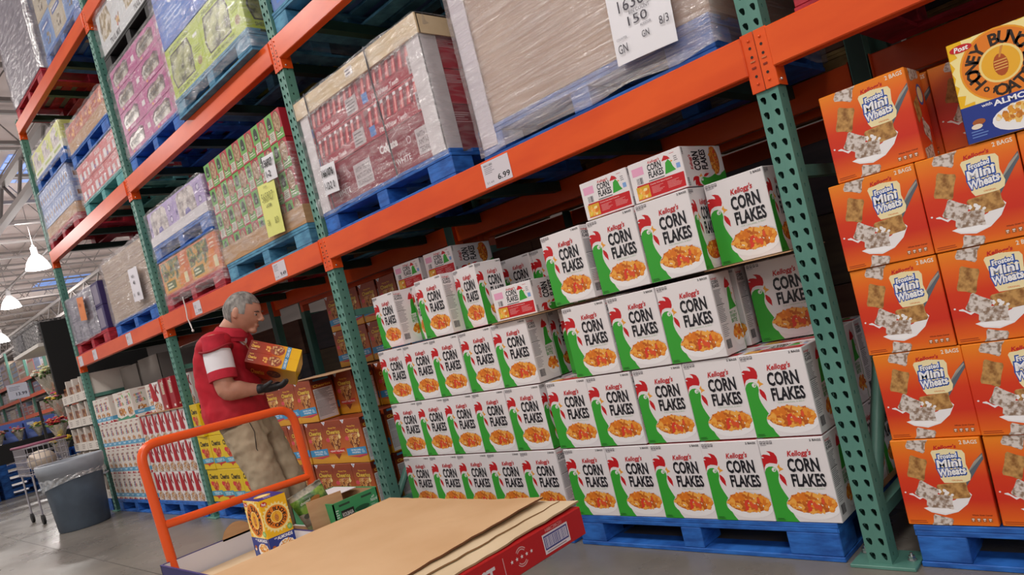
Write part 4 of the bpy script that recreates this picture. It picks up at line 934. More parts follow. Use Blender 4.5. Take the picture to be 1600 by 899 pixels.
paper(-3.19, T1+.42, .15, .16, 'white sticker above the yellow sheet on the oatmeal cartons', 'E8E6EC', -.02, 0, [('156927', .1, .55, .9, .85, '16141A', .04), ('1-2', .2, .15, .6, .4, '2A2830', .02)], 3)
# orange fruit boxes and lilac boxes
FRUIT = NM('fruit_print', '5A3A2A', 'D89838', 22, .5, lo=.35, hi=.6, h3='5A7A3A'); BAGS = NM('bag_print', '7A6A70', 'D8CCC8', 18, .4, lo=.35, hi=.6); BAGC = NM('bag_clear', '6A5A4A', 'D8D0C8', 14, .25, lo=.35, hi=.65, h3='9A8A7A')
def fruit_art(c, v):
    c.rect(.04, .05, .72, .95, FRUIT); c.rect(.74, .5, .997, .997, 'D8702C'); c.lines(.78, .6, .95, .9, 3, 'F0D0B0'); c.poly([(.04, .05), (.04, .4), (.5, .45), (.6, .05)], 'E0A030'); c.rect(.12, .12, .46, .36, '5A6A2A'); c.lines(.15, .15, .43, .33, 2, 'E4E4C0', .5)
    c.poly([(.6, .1), (.7, .6), (.85, .6), (.9, .1)], 'E8882C'); c.rect(.8, .1, .92, .4, 'EADCA8')
cases('dried_fruit_carton', S2a+.02, S2a+1.22, T1, 2.268, 2, 1, fruit_art, M('D8702C', .4), 'orange dried fruit carton with window, %s, %s', 'carton', 'dried fruit cartons', dd=.5)
wrap(S2a+.02, S2a+1.22, .015, 1.02, L1T+.05, 2.27, 'clear wrap hanging round the orange fruit cartons', FILM, .006, 12)
def lilac_art(c, v):
    c.poly([(.10, .25), (.10, .85), (.2, .95), (.62, .95), (.70, .82), (.70, .3), (.6, .22)], BAGS); c.ell(.84, .75, .05, .1, '5A4A8A', 12); c.ell(.84, .42, .05, .1, '5A4A8A', 12); c.ell(.84, .75, .035, .07, 'D8CCE8', 12); c.ell(.84, .42, .035, .07, 'D8CCE8', 12); c.ell(.05, .5, .03, .08, '5A4A8A', 10)
    c.poly([(.3, .28), (.34, .42), (.44, .44), (.5, .3)], '5A4AA8')
cases('lilac_window_carton', S2a+.03, S2a+1.225, 2.413, 2.70, 2, 1, lilac_art, M('A890C8', .4), 'lilac carton with round logos and window, %s, %s', 'carton', 'lilac cartons', dd=.5)
mb = MB(); mb.box((-.61, -.006, 0), (.61, 0, .075), M('DCD6DC')); mb.box((.604, 0, 0), (.61, .98, .075), M('DCD6DC')); tag(mb.build('white_tray_lip', None, (S2a+.628, .018, 2.413)), 'white cardboard lip along the front of the lilac cartons', 'cardboard tray')
wrap(S2a+.03, S2a+1.225, .01, 1.02, 2.29, 2.70, 'clear wrap round the lilac cartons', FILM, .009, 15)
# brown wrapped load, far bay
brown = NM('brown_carton_rows', 'A08468', 'C4AC92', 3, .6, (1, 1, 30))
def plain(c, v): c.lines(.1, .1, .9, .9, 5, '9A8470', .15)
cases('brown_case', S3b+.07, S3b+1.27, T1, T1+.60, 2, 3, plain, brown, 'brown carton under cloudy wrap, %s, %s', 'carton', 'brown wrapped cartons', dd=.5)
wrap(S3b+.07, S3b+1.27, .012, 1.02, T1-.02, T1+.62, 'cloudy wrap round the brown cartons in the far bay', FILMH, .01, 18)
paper(S3b+1.03, T1+.22, .24, .30, 'white printed sheet on the brown wrapped load beside the upright', 'E6E2EA', -.03, 0, [('1419', .35, .7, .6, .8, '3A3640', .02), ('40', .4, .5, .6, .62, '3A3640', .02), ('GN', .2, .15, .3, .25, '3A3640', .02), ('8/3', .6, .15, .8, .25, '3A3640', .02)], 3)
def nex_art(c, v): c.rect(.1, .1, .9, .9, '8C8498'); c.rect(.35, .15, .42, .7, '2A2450'); c.rect(.42, .6, .55, .68, '2A2450'); c.rect(.55, .15, .6, .7, '2A2450')
def nex_side(c, v): c.text('NEXXUS', .15, .55, .85, .68, 'C8C0D8', .01); c.rect(.1, .44, .9, .445, '8A80A8')
cases('violet_carton', S3a+.02, S3a+1.22, T1+.0, T1+.50, 2, 2, nex_art, M('3A2E62', .4), 'dark violet carton on the red pallet, %s, %s', 'carton', 'violet cartons', sideart=nex_side, dd=.5)
wrap(S3a+.02, S3a+.95, .012, 1.01, T1-.02, T1+.50, 'grey cloudy wrap round the violet cartons', FILMG, .008, 21)
paper(S3a+.70, T1+.30, .22, .25, 'orange paper sheet on the violet cartons', 'E0834A', -.03, 0, [('BIN', .3, .6, .6, .75, 'A85020', .01)], 6)
# second level: lime, magenta, red and white, brown, blue, snack
def lime_art(c, v):
    c.poly([(.12, .16), (.06, .4), (.12, .84), (.66, .84), (.72, .6), (.68, .16)], '4A4438'); c.poly([(.14, .19), (.09, .4), (.14, .81), (.64, .81), (.70, .6), (.66, .19)], NM('pistachio_bag', '4E5038', 'B4B878', 14, .3, lo=.35, hi=.6))
    c.text('SHELLED PISTACHIOS', .12, .87, .72, .94, '3A4A12', .02); c.text('SHELLED PISTACHIOS', .12, .05, .72, .12, '3A4A12', .02); c.rect(.80, .7, .92, .76, 'E8E8D8'); c.ell(.85, .25, .06, .08, 'A88A58', 12); c.lines(.76, .4, .95, .55, 3, '8A9A28')
cases('lime_window_carton', S2b+.03, S2b+1.23, T2, T2+.36, 2, 1, lime_art, M('B4C832', .4), 'lime green pistachio carton with dark window, %s, %s', 'carton', 'lime cartons', y0=-.055, dd=.5)
def blue_art(c, v): c.poly([(.1, .1), (.1, .9), (.5, .95), (.9, .9), (.9, .1)], '4A7AD0'); c.lines(.2, .3, .8, .6, 3, 'A8C0EC'); c.ell(.5, .78, .1, .08, 'E4E8F4', 12)
cases('blue_carton', S2b+.03, S2b+1.23, T2+.362, T2+1.05, 2, 2, blue_art, M('3A66C4', .4), 'bright blue wrapped carton above the lime ones, %s, %s', 'carton', 'blue cartons', y0=-.055, dd=.5)
wrap(S2b+.03, S2b+1.23, -.062, .95, T2-.12, T2+1.05, 'shiny wrap round the lime and blue cartons', FILM, .012, 24)
def mag_art(c, v):
    c.poly([(.10, .22), (.07, .6), (.15, .80), (.30, .86), (.45, .8), (.60, .88), (.72, .72), (.70, .22)], '5A2040')
    c.poly([(.12, .2), (.10, .58), (.2, .74), (.3, .70), (.42, .76), (.58, .80), (.68, .64), (.66, .2)], BAGC)
    c.text('BEYOND', .14, .36, .40, .58, '1C141C', .03); c.text('BEYOND', .42, .42, .68, .64, '1C141C', .03)
    c.text('BITES', .3, .06, .5, .15, 'F0D0E4', .02); c.rect(.86, .4, .97, .62, 'E4DCE0'); c.ell(.2, .1, .03, .05, 'E8A03C', 10)
def mag_side(c, v): c.rect(.05, .05, .95, .3, 'E4DCE0'); c.lines(.1, .1, .9, .25, 2, '5A4A58')
cases('magenta_window_carton', S2a+.01, S2a+1.21, T2, T2+.74, 2, 4, mag_art, M('B83A88', .4), 'magenta snack carton with bags in its window, %s, %s', 'carton', 'magenta cartons', sideart=mag_side, dd=.5)
wrap(S2a+.01, S2a+1.21, .012, 1.01, T2-.03, T2+.74, 'clear wrap round the magenta cartons', FILM, .007, 27)
PP['black'] = None
bk = pallet_proto(M('1C1A1C', .6)); bk.location = (S2a+.61, .012, T2+.7415); tag(bk, 'black plastic pallet between the magenta and white trail mix cartons', 'pallet', 'wooden pallets')
TRAIL = NM('trail_print', '6A5A40', 'D8D0C4', 16, .4, lo=.35, hi=.6, h3='A89060')
def trail_art(c, v):
    c.poly([(.12, .30), (.08, .6), (.16, .9), (.5, .92), (.56, .6), (.46, .3)], TRAIL); c.text('TRAIL MIX', .35, .06, .78, .2, '2A2A30', .03); c.blobs(.75, .4, .12, .12, 9, ['D8A030', 'B04A2C', '8A5A2A', 'C8C0B8'], .04, 4)
cases('trail_mix_carton', S2a+.01, S2a+1.21, T2+.884, T2+1.24, 2, 1, trail_art, M('D4D6DA', .4), 'white trail mix carton with window, %s, %s', 'carton', 'trail mix cartons', dd=.5)
wrap(S2a+.01, S2a+1.21, .012, 1.01, T2+.87, T2+1.24, 'shiny wrap round the white trail mix cartons', FILM, .01, 29)
def rw_art(c, v): c.rect(.1, .1, .3, .55, 'E0D8DC'); c.rect(.45, .1, .62, .5, 'E0D8DC'); c.rect(.78, .1, .92, .5, 'E0D8DC'); c.text('SOLO', .5, .65, .9, .85, 'F0E4E4', .03); c.rect(.33, .1, .4, .3, '3A4AA0')
cases('red_white_carton', S3b+.07, S3b+1.27, T2, 3.573, 3, 2, rw_art, M('C42A34', .4), 'red and white carton on the teal pallet, %s, %s', 'carton', 'red and white cartons', dd=.5)
wrap(S3b+.07, S3b+1.27, .012, 1.02, T2-.03, 3.573, 'clear wrap round the red and white cartons', FILM, .007, 31)
def ob_art(c, v): c.poly([(.003, .45), (.997, .45), (.997, .997), (.003, .997)], 'B8502C'); c.blobs(.5, .72, .4, .2, 14, ['E8A03C', 'D87830', '8A2418'], .07, 3, (.01, .46, .99, .99))
cases('orange_brown_carton', S3b+.035, S3b+1.235, 3.7185, 3.98, 4, 1, ob_art, M('B88858', .6), 'orange-brown snack carton on the raised blue pallet, %s, %s', 'carton', 'orange-brown cartons', dd=.5)
wrap(S3b+.035, S3b+1.235, .012, 1.02, 3.70, 3.98, 'clear wrap round the orange-brown cartons', FILM, .008, 34)
def jar_art(c, v): 
    c.rect(.003, .1, .997, .997, '7E96CC')
    for i in range(4): c.rect(.08+i*.24, .2, .2+i*.24, .8, 'C8D4EC'); c.rect(.1+i*.24, .35, .18+i*.24, .6, '8A5A3A')
cases('blue_jar_carton', S3a-.02, S3a+1.18, T2+.12, 3.733, 3, 2, jar_art, M('8CA0D0', .4), 'pale blue jar carton on the red pallet, %s, %s', 'carton', 'blue jar cartons', dd=.5)
cases('kraft_case', S3a-.02, S3a+1.18, T2, T2+.119, 1, 1, plain, KRAFT, 'wide low kraft carton under the blue jar cartons, %s, %s', 'carton', 'kraft base cartons', dd=1.0, ndeep=1)
wrap(S3a-.02, S3a+1.18, .012, 1.02, T2-.08, 3.733, 'clear wrap round the blue jar cartons', FILM, .007, 37)
def sn_art(c, v): c.poly([(.1, .3), (.1, .85), (.5, .95), (.8, .8), (.8, .3)], BAGS); c.rect(.003, .003, .997, .3, 'E4E4D4'); c.lines(.1, .08, .9, .24, 1, 'A8B828', .6); c.blobs(.6, .7, .15, .15, 5, ['A8B828', 'C8D040'], .08, 6)
cases('snack_tray_carton', S3a+.10, S3a+1.28, 3.878, 4.16, 3, 1, sn_art, M('CCD048', .4), 'yellow-green and white snack carton, %s, %s', 'carton', 'yellow-green snack cartons', dd=.5)
wrap(S3a+.10, S3a+1.28, .012, 1.02, 3.80, 4.16, 'clear wrap round the yellow-green snack cartons', FILM, .012, 39)
# third level
def gr_art(c, v): c.lines(.1, .2, .9, .8, 3, '7A7684', .3); c.rect(.05, .05, .4, .3, 'B4B0BC')
cases('grey_case', S3a+.01, S3a+1.21, T3, T3+1.25, 3, 5, gr_art, M('8E8A98', .5), 'grey-lilac carton under cloudy wrap, %s, %s', 'carton', 'grey wrapped cartons', dd=.5)
wrap(S3a+.01, S3a+1.21, .012, 1.02, T3-.01, T3+1.27, 'grey cloudy wrap round the topmost far load', FILMG, .01, 41)
def bb_art(c, v): c.rect(.1, .1, .85, .9, 'C8BCA8' if v else '5A86C8'); c.blobs(.5, .35, .2, .15, 8, ['6A5A48', '8A7A60', 'A89878'], .07, 2); c.rect(.15, .65, .8, .8, '3A5AA8'); c.lines(.2, .68, .75, .78, 1, 'E8E8F0', .5)
cases('blue_tan_bag_carton', S3b+.05, S3b+1.25, T3, T3+1.0, 3, 3, bb_art, [M('7AA0D8', .4), M('C4B49C', .4)], 'blue and tan bag carton at the top of the rack, %s, %s', 'carton', 'blue and tan cartons', dd=.5, variants=2)
wrap(S3b+.05, S3b+1.25, .012, 1.02, T3-.12, T3+1.0, 'shiny wrap round the blue and tan cartons', FILM, .012, 44)
# loads above the near bays, the kraft ones added to block light
cases('kraft_case', S1a+.01, S1a+1.21, T2, T2+.9, 2, 3, blue_art, M('5A7AB8', .5), 'blue and white wrapped carton above the toothpaste load, %s, %s', 'carton', 'cartons above the toothpaste', dd=.5)
cases('kraft_case', S1b+.01, S1b+1.21, T2, T2+.9, 2, 3, plain, KRAFT, 'added kraft carton blocking light above the tan box, %s, %s', 'carton', 'added light-blocking cartons on the second level', dd=.5)
cases('kraft_case', S2a+.01, S2a+1.21, T3, T3+.9, 2, 3, plain, KRAFT, 'added kraft carton blocking light over magenta cartons, %s, %s', 'carton', 'added light-blocking cartons on the top level', dd=.5)
cases('kraft_case', S2b+.01, S2b+1.21, T3, T3+.9, 2, 3, plain, KRAFT, 'added kraft carton blocking light over blue cartons, %s, %s', 'carton', 'added light-blocking cartons on the top level', dd=.5)
cases('red_case', .15, 1.35, T1, T1+.9, 2, 3, plain, M('7A2430', .5), 'dark red carton on the right bay beam, %s, %s', 'carton', 'dark red cartons', dd=.5)
# added row behind: dark carton loads that block light and darken the rack
dark = [NM('blocker_carton_a', '4E4036', '64523F', 2, .8, (1, 1, 10)), NM('blocker_carton_b', '3C3A40', '50464A', 2, .8, (1, 1, 8)), NM('blocker_carton_c', '5A3A30', '6A4A3A', 2, .8, (1, 1, 9))]  # dark tones put the shade behind the rack into the added cartons
q = 0
for bi, (xa, nb) in enumerate(((.12, 2), (S1b, 2), (S1a, 2), (S2b, 2), (S2a, 2), (S3b+.03, 1))):
    for li, (z, hh) in enumerate(((0, 1.45), (L1T, .95), (L2T, 1.2), (L3T, 1.2))):
        if bi == 5 and li: continue
        if li and bi < 5:
            pass
        o = copy_tree(PP['raw']); o.location = (xa+.6075, 1.32, z+.0005); tag(o, 'raw wood pallet under an added load behind, %s slot from right, %s level' % (ORD[bi], ORD[li]), 'pallet', 'wooden pallets')
        mb = MB()
        nr = max(2, int(hh/.32))
        for r_ in range(nr):
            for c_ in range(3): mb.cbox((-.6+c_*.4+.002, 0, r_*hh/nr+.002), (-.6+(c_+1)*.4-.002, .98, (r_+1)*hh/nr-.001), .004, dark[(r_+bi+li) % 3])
        tag(mb.build('light_blocker_load', None, (xa+.6075, 1.325, z+PH)), 'added dark carton load blocking light behind, %s slot from right, %s level' % (ORD[bi], ORD[li]), 'carton load', 'added light-blocking loads behind')
for i, x in enumerate(UX[:-1]):
    u = empty('rack_upright', (x, 2.4, 0), 0, 'green upright of the row behind, %s from the right' % ORD[i], 'rack upright', 'green uprights of the row behind')
    link('front_post', pm2, u, (0, -DEPTH, .0)); link('rear_post', pm2, u, (0, 0, 0), (0, 0, math.pi))
    for z in (.2, 1.6, 2.9, 4.3):
        mb = MB(); mb.box((-.02, -DEPTH+.07, z-.02), (.02, -.07, z+.02), GREEN); mb.build('horizontal_brace', u)
for bi in range(3):
    for ln, z in LV:
        crossbar(UX[bi+1], UX[bi], 1.33, z, label='orange beam of the row behind, %s, %s bay from right' % (ln, ORD[bi]), front=False)
        crossbar(UX[bi+1], UX[bi], 2.4, z, label='outer orange beam of the row behind, %s, %s bay from right' % (ln, ORD[bi]), front=False, s=-1)

# ------------------------------------------------------------ flatbed cart with its load
CO = M('EE5A1E', .28)
cart = empty('flatbed_cart', (-1.78, -1.005, 0), 0, 'orange-railed flatbed cart in the foreground carrying flattened cardboard', 'cart')
def rel(p, o=(-1.78, -1.005, 0)): return tuple(a-b for a, b in zip(p, o))
mb = MB(); mb.cbox(rel((-2.44, -1.43, .262)), rel((-1.12, -.58, .30)), .006, M('6A6E74', .45, .6)); mb.build('deck', cart)
mb = MB()
for y in (-1.41, -.60): mb.box(rel((-2.42, y-.02, .21)), rel((-1.14, y+.02, .2615)), CO)
for x in (-2.4, -1.8, -1.18): mb.box(rel((x-.02, -1.41, .212)), rel((x+.02, -.6, .261)), CO)
mb.build('chassis', cart)
def bend(pts, r, n=5):
    out = [Vector(pts[0])]
    for a, b2, c in zip(pts[:-2], pts[1:-1], pts[2:]):
        a, b2, c = Vector(a), Vector(b2), Vector(c); u = (a-b2).normalized(); v = (c-b2).normalized()
        p0 = b2+u*r; p1 = b2+v*r
        for i in range(n+1): t = i/n; out.append((p0*(1-t)+b2*t)*(1-t)+(b2*(1-t)+p1*t)*t)
    out.append(Vector(pts[-1])); return out
mb = MB(); mb.tube(bend([rel((-2.375, -1.385, .29)), rel((-2.41, -1.40, .955)), rel((-2.40, -.685, .935)), rel((-2.405, -.665, .29))], .085, 7), .0205, CO, 16); mb.build('push_rail', cart)
mb = MB(); mb.tube([rel((-2.395, -1.385, .60)), rel((-2.403, -.67, .578))], .0185, CO, 14); mb.build('mid_rail', cart)
for (x, y) in ((-2.3, -1.33), (-2.3, -.68), (-1.3, -1.33), (-1.3, -.68)):
    mb = MB(); mb.tube([rel((x, y-.02, .075)), rel((x, y+.02, .075))], .074, M('2A2A2C', .6), 20); wh = mb.build('wheel', cart)
    mb = MB(); mb.box(rel((x-.03, y-.03, .075)), rel((x+.03, y-.024, .205)), M('9A9CA0', .35, .8)); mb.box(rel((x-.03, y+.024, .075)), rel((x+.03, y+.03, .205)), M('9A9CA0', .35, .8)); mb.box(rel((x-.05, y-.05, .2)), rel((x+.05, y+.05, .211)), M('9A9CA0', .35, .8)); mb.build('caster_fork', wh)
# red-sided flat carton with star rating
RS = M('B81A1E', .4)
x0, x1, y0, y1, z0, z1 = -1.775, -.685, -1.62, -.635, .3015, .437
mb = MB(); mb.cbox((x0, y0, z0+.04), (x1, y1, z1), .003, RS); mb.box((x0+.02, y0+.02, z0), (x1-.35, y1-.02, z0+.04), KRAFT)
cv = CV(mb, (x1, y0, z0+.04), (0, 1, 0), (0, 0, 1), y1-y0, z1-z0-.04)
def yy(y): return (y-y0)/(y1-y0)
cv.text('STRONGEST', yy(-1.36), .22, yy(-1.055), .72, 'DCD4D8', .04)
cv.rect(yy(-1.02), .1, yy(-1.017), .8, 'D8A0A0')
for i in range(5):
    cx = yy(-.985+i*.022); cy = .52; pts = []
    for k in range(10): a = math.pi/2+k*math.pi/5; q = (.007 if k % 2 == 0 else .003); pts.append((cx+q*math.cos(a)/(y1-y0), cy+q*math.sin(a)/(z1-z0-.04)))
    cv.poly(pts, 'ECE4E6')
for sgn in (1, -1):
    for rr_ in (.028, .022):
        pts = []
        for k in range(9): a = math.radians(40+100*k/8)*sgn; pts.append((yy(-.941)+rr_*math.cos(a)/(y1-y0), .52+rr_*1.1*math.sin(a)/(z1-z0-.04)))
        for k in range(8, -1, -1): a = math.radians(40+100*k/8)*sgn; pts.append((yy(-.941)+(rr_-.003)*math.cos(a)/(y1-y0), .52+(rr_-.003)*1.1*math.sin(a)/(z1-z0-.04)))
        cv.poly(pts if sgn > 0 else pts[::-1], 'D8A8A8')
cv.rect(yy(-.84), .12, yy(-.715), .78, 'E0D8DE'); cv.rect(yy(-.835), .25, yy(-.72), .72, '2C3280'); cv.rect(yy(-.831), .30, yy(-.724), .67, 'D8D4E0'); cv.bars(yy(-.828), .31, yy(-.727), .66, 26, '5A5C98'); cv.lines(yy(-.83), .14, yy(-.73), .22, 1, '8A7A80')
cv.text('H8BC28K231', yy(-.82), .82, yy(-.74), .93, 'E0A8A8', .0)
tag(mb.build('flat_carton'), 'red-sided flat carton with stars and barcode at the right of the cart', 'cardboard box')
def ragged(x0, x1, y0, y1, z, th, seed, m, em, label, lift=0., curl=None):
    rr = random.Random(seed); n = 22; pts = []
    for i in range(n): pts.append((x0+(x1-x0)*i/n, y0+rr.uniform(-.006, .006)))
    for i in range(n): pts.append((x1+rr.uniform(-.005, .005), y0+(y1-y0)*i/n))
    for i in range(n): pts.append((x1-(x1-x0)*i/n, y1+rr.uniform(-.004, .004)))
    for i in range(n): pts.append((x0+rr.uniform(-.003, .003), y1-(y1-y0)*i/n))
    mb = MB(); N_ = len(pts); cxm, cym = (x0+x1)/2, (y0+y1)/2
    def zf(x, y): return z+(curl(x, y) if curl else 0)
    # concentric rings keep the sheet gently curved
    rings_ = []
    for s_ in (1., .97, .8, .55, .3, .05):
        rings_.append([Vector((cxm+(px-cxm)*s_, cym+(py-cym)*s_, 0)) for px, py in pts])
    top = [[Vector((p.x, p.y, zf(p.x, p.y)+th)) for p in r_] for r_ in rings_]; bot = [[Vector((p.x, p.y, zf(p.x, p.y))) for p in r_] for r_ in rings_]
    mb.rings(top, m, cap=False, smooth=False); mb.add(top[-1], [tuple(range(N_))], m)
    mb.rings([r_[::-1] for r_ in bot], m, cap=False, smooth=False); mb.rings([bot[0], top[0]], em, cap=False, smooth=False)
    return tag(mb.build('cardboard_sheet'), label, 'cardboard sheet')
KS = NM('kraft_sheet', 'CDA478', 'DAB489', 2.5, .7, detail=8, bump=.05); KE = M('6A4226', .8); KSP = NM('kraft_sheet_pale', 'D4BC98', 'E0CAA8', 3, .75)
ragged(-1.80, -.70, -1.60, -.62, .4385, .006, 3, KSP, M('A8906C', .8), 'pale bottom cardboard sheet with torn edge reaching past the red carton', curl=lambda x, y: .010*max(0, (x+.95))*max(0, y+1.1)*6)
ragged(-1.80, -.78, -1.60, -.63, .4475, .005, 9, KSP, M('8A6A48', .8), 'middle cream cardboard sheet between the other two on the cart')
ragged(-1.79, -.835, -1.60, -.645, .4545, .006, 5, KS, KE, 'large tan cardboard sheet on top of the cart load', curl=lambda x, y: .012*max(0, x+1.1)*4*max(0, min(1, (y+1.3)*2)))
# white tray with violet rim
def open_tray(x0, x1, y0, y1, z0, z1, out, inn, rim, label, th=.006, name='produce_tray', extra=None, base=None):
    mb = MB()
    def wall(lo, hi, faces):
        mb.box(lo, hi, out)
    mb.box((x0, y0, z0), (x1, y0+th, z1), out); mb.box((x0+th*.5, y0+th, z0+.006), (x1-th*.5, y0+th+.001, z1), inn)
    mb.box((x0, y1-th, z0), (x1, y1, z1), out); mb.box((x0+th*.5, y1-th-.001, z0+.006), (x1-th*.5, y1-th, z1), inn)
    mb.box((x0, y0, z0), (x0+th, y1, z1), out); mb.box((x0+th, y0+th, z0+.006), (x0+th+.001, y1-th, z1), inn)
    mb.box((x1-th, y0, z0), (x1, y1, z1), out); mb.box((x1-th-.001, y0+th, z0+.006), (x1-th, y1-th, z1), inn)
    mb.box((x0, y0, z0), (x1, y1, z0+.005), base or inn)
    for a, b2 in (((x0-.001, y0-.001, z1), (x1+.001, y0+th+.001, z1+.003)), ((x0-.001, y1-th-.001, z1), (x1+.001, y1+.001, z1+.003)), ((x0-.001, y0+th, z1), (x0+th+.001, y1-th, z1+.003)), ((x1-th-.001, y0+th, z1), (x1+.001, y1-th, z1+.003))): mb.box(a, b2, rim)
    if extra: extra(mb)
    return tag(mb.build(name), label, 'cardboard tray')
def flap(mb):
    pts = [Vector((-2.372, -1.17+.15*t, .452+.055*math.sin(math.pi*min(1, t*1.05))**.6)) for t in [i/10 for i in range(11)]]
    for th_ in (0, .004): mb.add([p+Vector((th_, 0, 0)) for p in pts]+[Vector((-2.372+th_, -1.17, .44)), Vector((-2.372+th_, -1.02, .44))][::-1], [tuple(range(13)) if th_ else tuple(range(13))[::-1]], KRAFT)
open_tray(-2.375, -1.80, -1.44, -1.0, .3015, .446, M('2E2A66', .5), M('D8D6DE', .6), M('3A3478', .5), 'white-lined carton tray with dark violet outside at the left of the cart', extra=flap, base=M('CFCBD0', .6))
# place the cereal box inside the tray
HBC.location = (-2.10, -1.06, .359)
mb = MB()
for i in range(7): mb.cbox((-2.35+.004*(i % 2), -1.42, .3085+i*.0071), (-1.83, -1.006-.003*(i % 3), .3085+i*.0071+.0066), .001, KRAFTL)
tag(mb.build('folded_cardboard'), 'pale folded cardboard lying in the white-lined tray under the cereal box', 'cardboard')
open_tray(-2.30, -1.84, -.975, -.86, .3015, .40, M('DCD8DA', .6), KRAFT, M('E8E4E6', .6), 'low white tray with faint pink printing under the salad bag', base=KRAFT, extra=lambda mb: CV(mb, (-1.84, -.975, .3015), (0, 1, 0), (0, 0, 1), .115, .0985).text('PRODUCE', .1, .55, .8, .8, 'D86A7A', .03))
GRN2 = M('3E9A62', .45)
def gt(mb):
    cv = CV(mb, (-1.915, -.855, .3015), (0, 1, 0), (0, 0, 1), .232, .2)
    cv.rect(.12, .90, .36, .945, '2A4A36'); cv.rect(.62, .90, .86, .945, '2A4A36')
    cv.ell(.60, .70, .17, .06, '1E5A38', 16); cv.rect(.14, .60, .42, .80, '22241E'); cv.text('KOLBASA', .16, .66, .40, .75, 'E4E4E0', .03)
    cv.text('all', .84, .82, .90, .87, 'D4ECDC', .02, .2); cv.text('Natural', .80, .74, .96, .82, 'D4ECDC', .02, .2); cv.lines(.80, .64, .96, .70, 2, 'B4DCC4'); cv.lines(.03, .66, .10, .86, 4, 'D4ECDC', .5)
open_tray(-2.30, -1.915, -.855, -.623, .3015, .5015, GRN2, KRAFT, GRN2, 'green produce carton tray with hand hole at the back of the cart', extra=gt, base=KRAFT)
mb = MB(); mb.cbox((-2.26, -.84, .505), (-2.06, -.64, .509), .001, M('E6E2E6', .6)); tag(mb.build('white_board_sheet'), 'white cardboard lid lying across the back of the green tray', 'cardboard lid')
mb = MB(); mb.cbox((-.004, -.075, 0), (.0, .085, .17), .001, KRAFT); tag(mb.build('kraft_divider', None, (-1.965, -.86, .37), (0, R(-6), R(-12))), 'upright brown cardboard flap between salad bag and green tray', 'cardboard flap')
# salad bag
SAL = NM('salad_print', '2E4A1C', '8AA84A', 26, .3, lo=.35, hi=.62, h3='4E7A2C'); BAGW = NM('bag_film_print', 'A89C8C', 'CFC6B6', 9, .25, (1, 1, 3), bump=.3)
mb = MB(); rs = []; n = 28
for j in range(19):
    v = j/18; t = math.sin(math.pi*min(1, v*.92+.06))**.8*(1 if v < .85 else (1-v)/.15*.9+.1); wd = .082*(.86+.14*v); th = .034*t+.0015; row = []
    for k in range(n):
        a = 2*math.pi*k/n; wv = 1+.10*math.sin(5*a+7*v)+.06*math.sin(11*a+3*v); cs = math.cos(a); sn = math.sin(a)
        row.append(Vector((th*cs*wv+.004*math.sin(9*v+3*a), wd*math.copysign(abs(sn)**.7, sn), .20*v+(.004*math.sin(6*a) if j == 18 else 0))))
    rs.append(row)
mb.rings(rs[:5], NM('bag_green_foot', '2E7A38', 'B8C89C', 18, .3), cap=True); mb.rings(rs[4:11], BAGW, cap=False); mb.rings(rs[10:17], SAL, cap=False); mb.rings(rs[16:], NM('bag_seal_print', '5A5A54', 'B8B09A', 20, .35, lo=.4, hi=.6), cap=True)
cv = CV(mb, (.037, -.06, .085), (0, 1, 0), (0, .0, 1), .12, .1, off=.001); cv.rect(.62, .02, .98, .42, 'C8C8D4'); cv.lines(.66, .06, .94, .38, 5, '7A7A88', .4)
cv.text('chopped', .1, .62, .5, .78, 'E8E8DC', .02, .2); cv.ell(.68, .62, .2, .12, 'B4763A', 9); cv.ell(.2, .35, .16, .16, '8EB84A', 9); cv.ell(.12, .12, .13, .11, '5A5A50', 12)
tag(mb.build('salad_bag', None, (-2.075, -.825, .392), (R(17), R(4), R(-20))), 'tall plastic salad bag, green leaf print on top, leaning in the cart', 'salad bag')

# ------------------------------------------------------------ man in the red vest
man = empty('person', (-2.878, -.714, 0), math.atan2(.697, .716), 'person in red vest and khaki trousers, black gloves, holding two cereal boxes', 'person')
def rem(o, vs, sm=0, it=3):
    m_ = o.modifiers.new('fuse', 'REMESH'); m_.mode = 'VOXEL'; m_.voxel_size = vs; m_.use_smooth_shade = True
    if it: q = o.modifiers.new('smooth', 'SMOOTH'); q.factor = .5; q.iterations = it
    return o
SKIN = NM('skin', 'B47C66', 'CA967E', 14, .5, lo=.3, hi=.75); 
def limb(mb, pts, rad, m, n=16, ref=None):
    """smooth limb through pts with (a,b) radii, resampled"""
    P = [Vector(p) for p in pts]; out = []; rr = []
    q = [r if isinstance(r, (tuple, list)) else (r, r) for r in rad]
    for i in range(len(P)-1):
        p0 = P[max(i-1, 0)]; p1 = P[i]; p2 = P[i+1]; p3 = P[min(i+2, len(P)-1)]
        for k in range(5):
            t = k/5; out.append(.5*((2*p1)+(-p0+p2)*t+(2*p0-5*p1+4*p2-p3)*t*t+(-p0+3*p1-3*p2+p3)*t**3))
            e_ = t*t*(3-2*t); rr.append((q[i][0]*(1-e_)+q[i+1][0]*e_, q[i][1]*(1-e_)+q[i+1][1]*e_))
    out.append(P[-1]); rr.append(q[-1]); mb.tube(out, rr, m, n, ref=ref)
def g3(p, c, s): return math.exp(-((p-Vector(c)).length/s)**2)
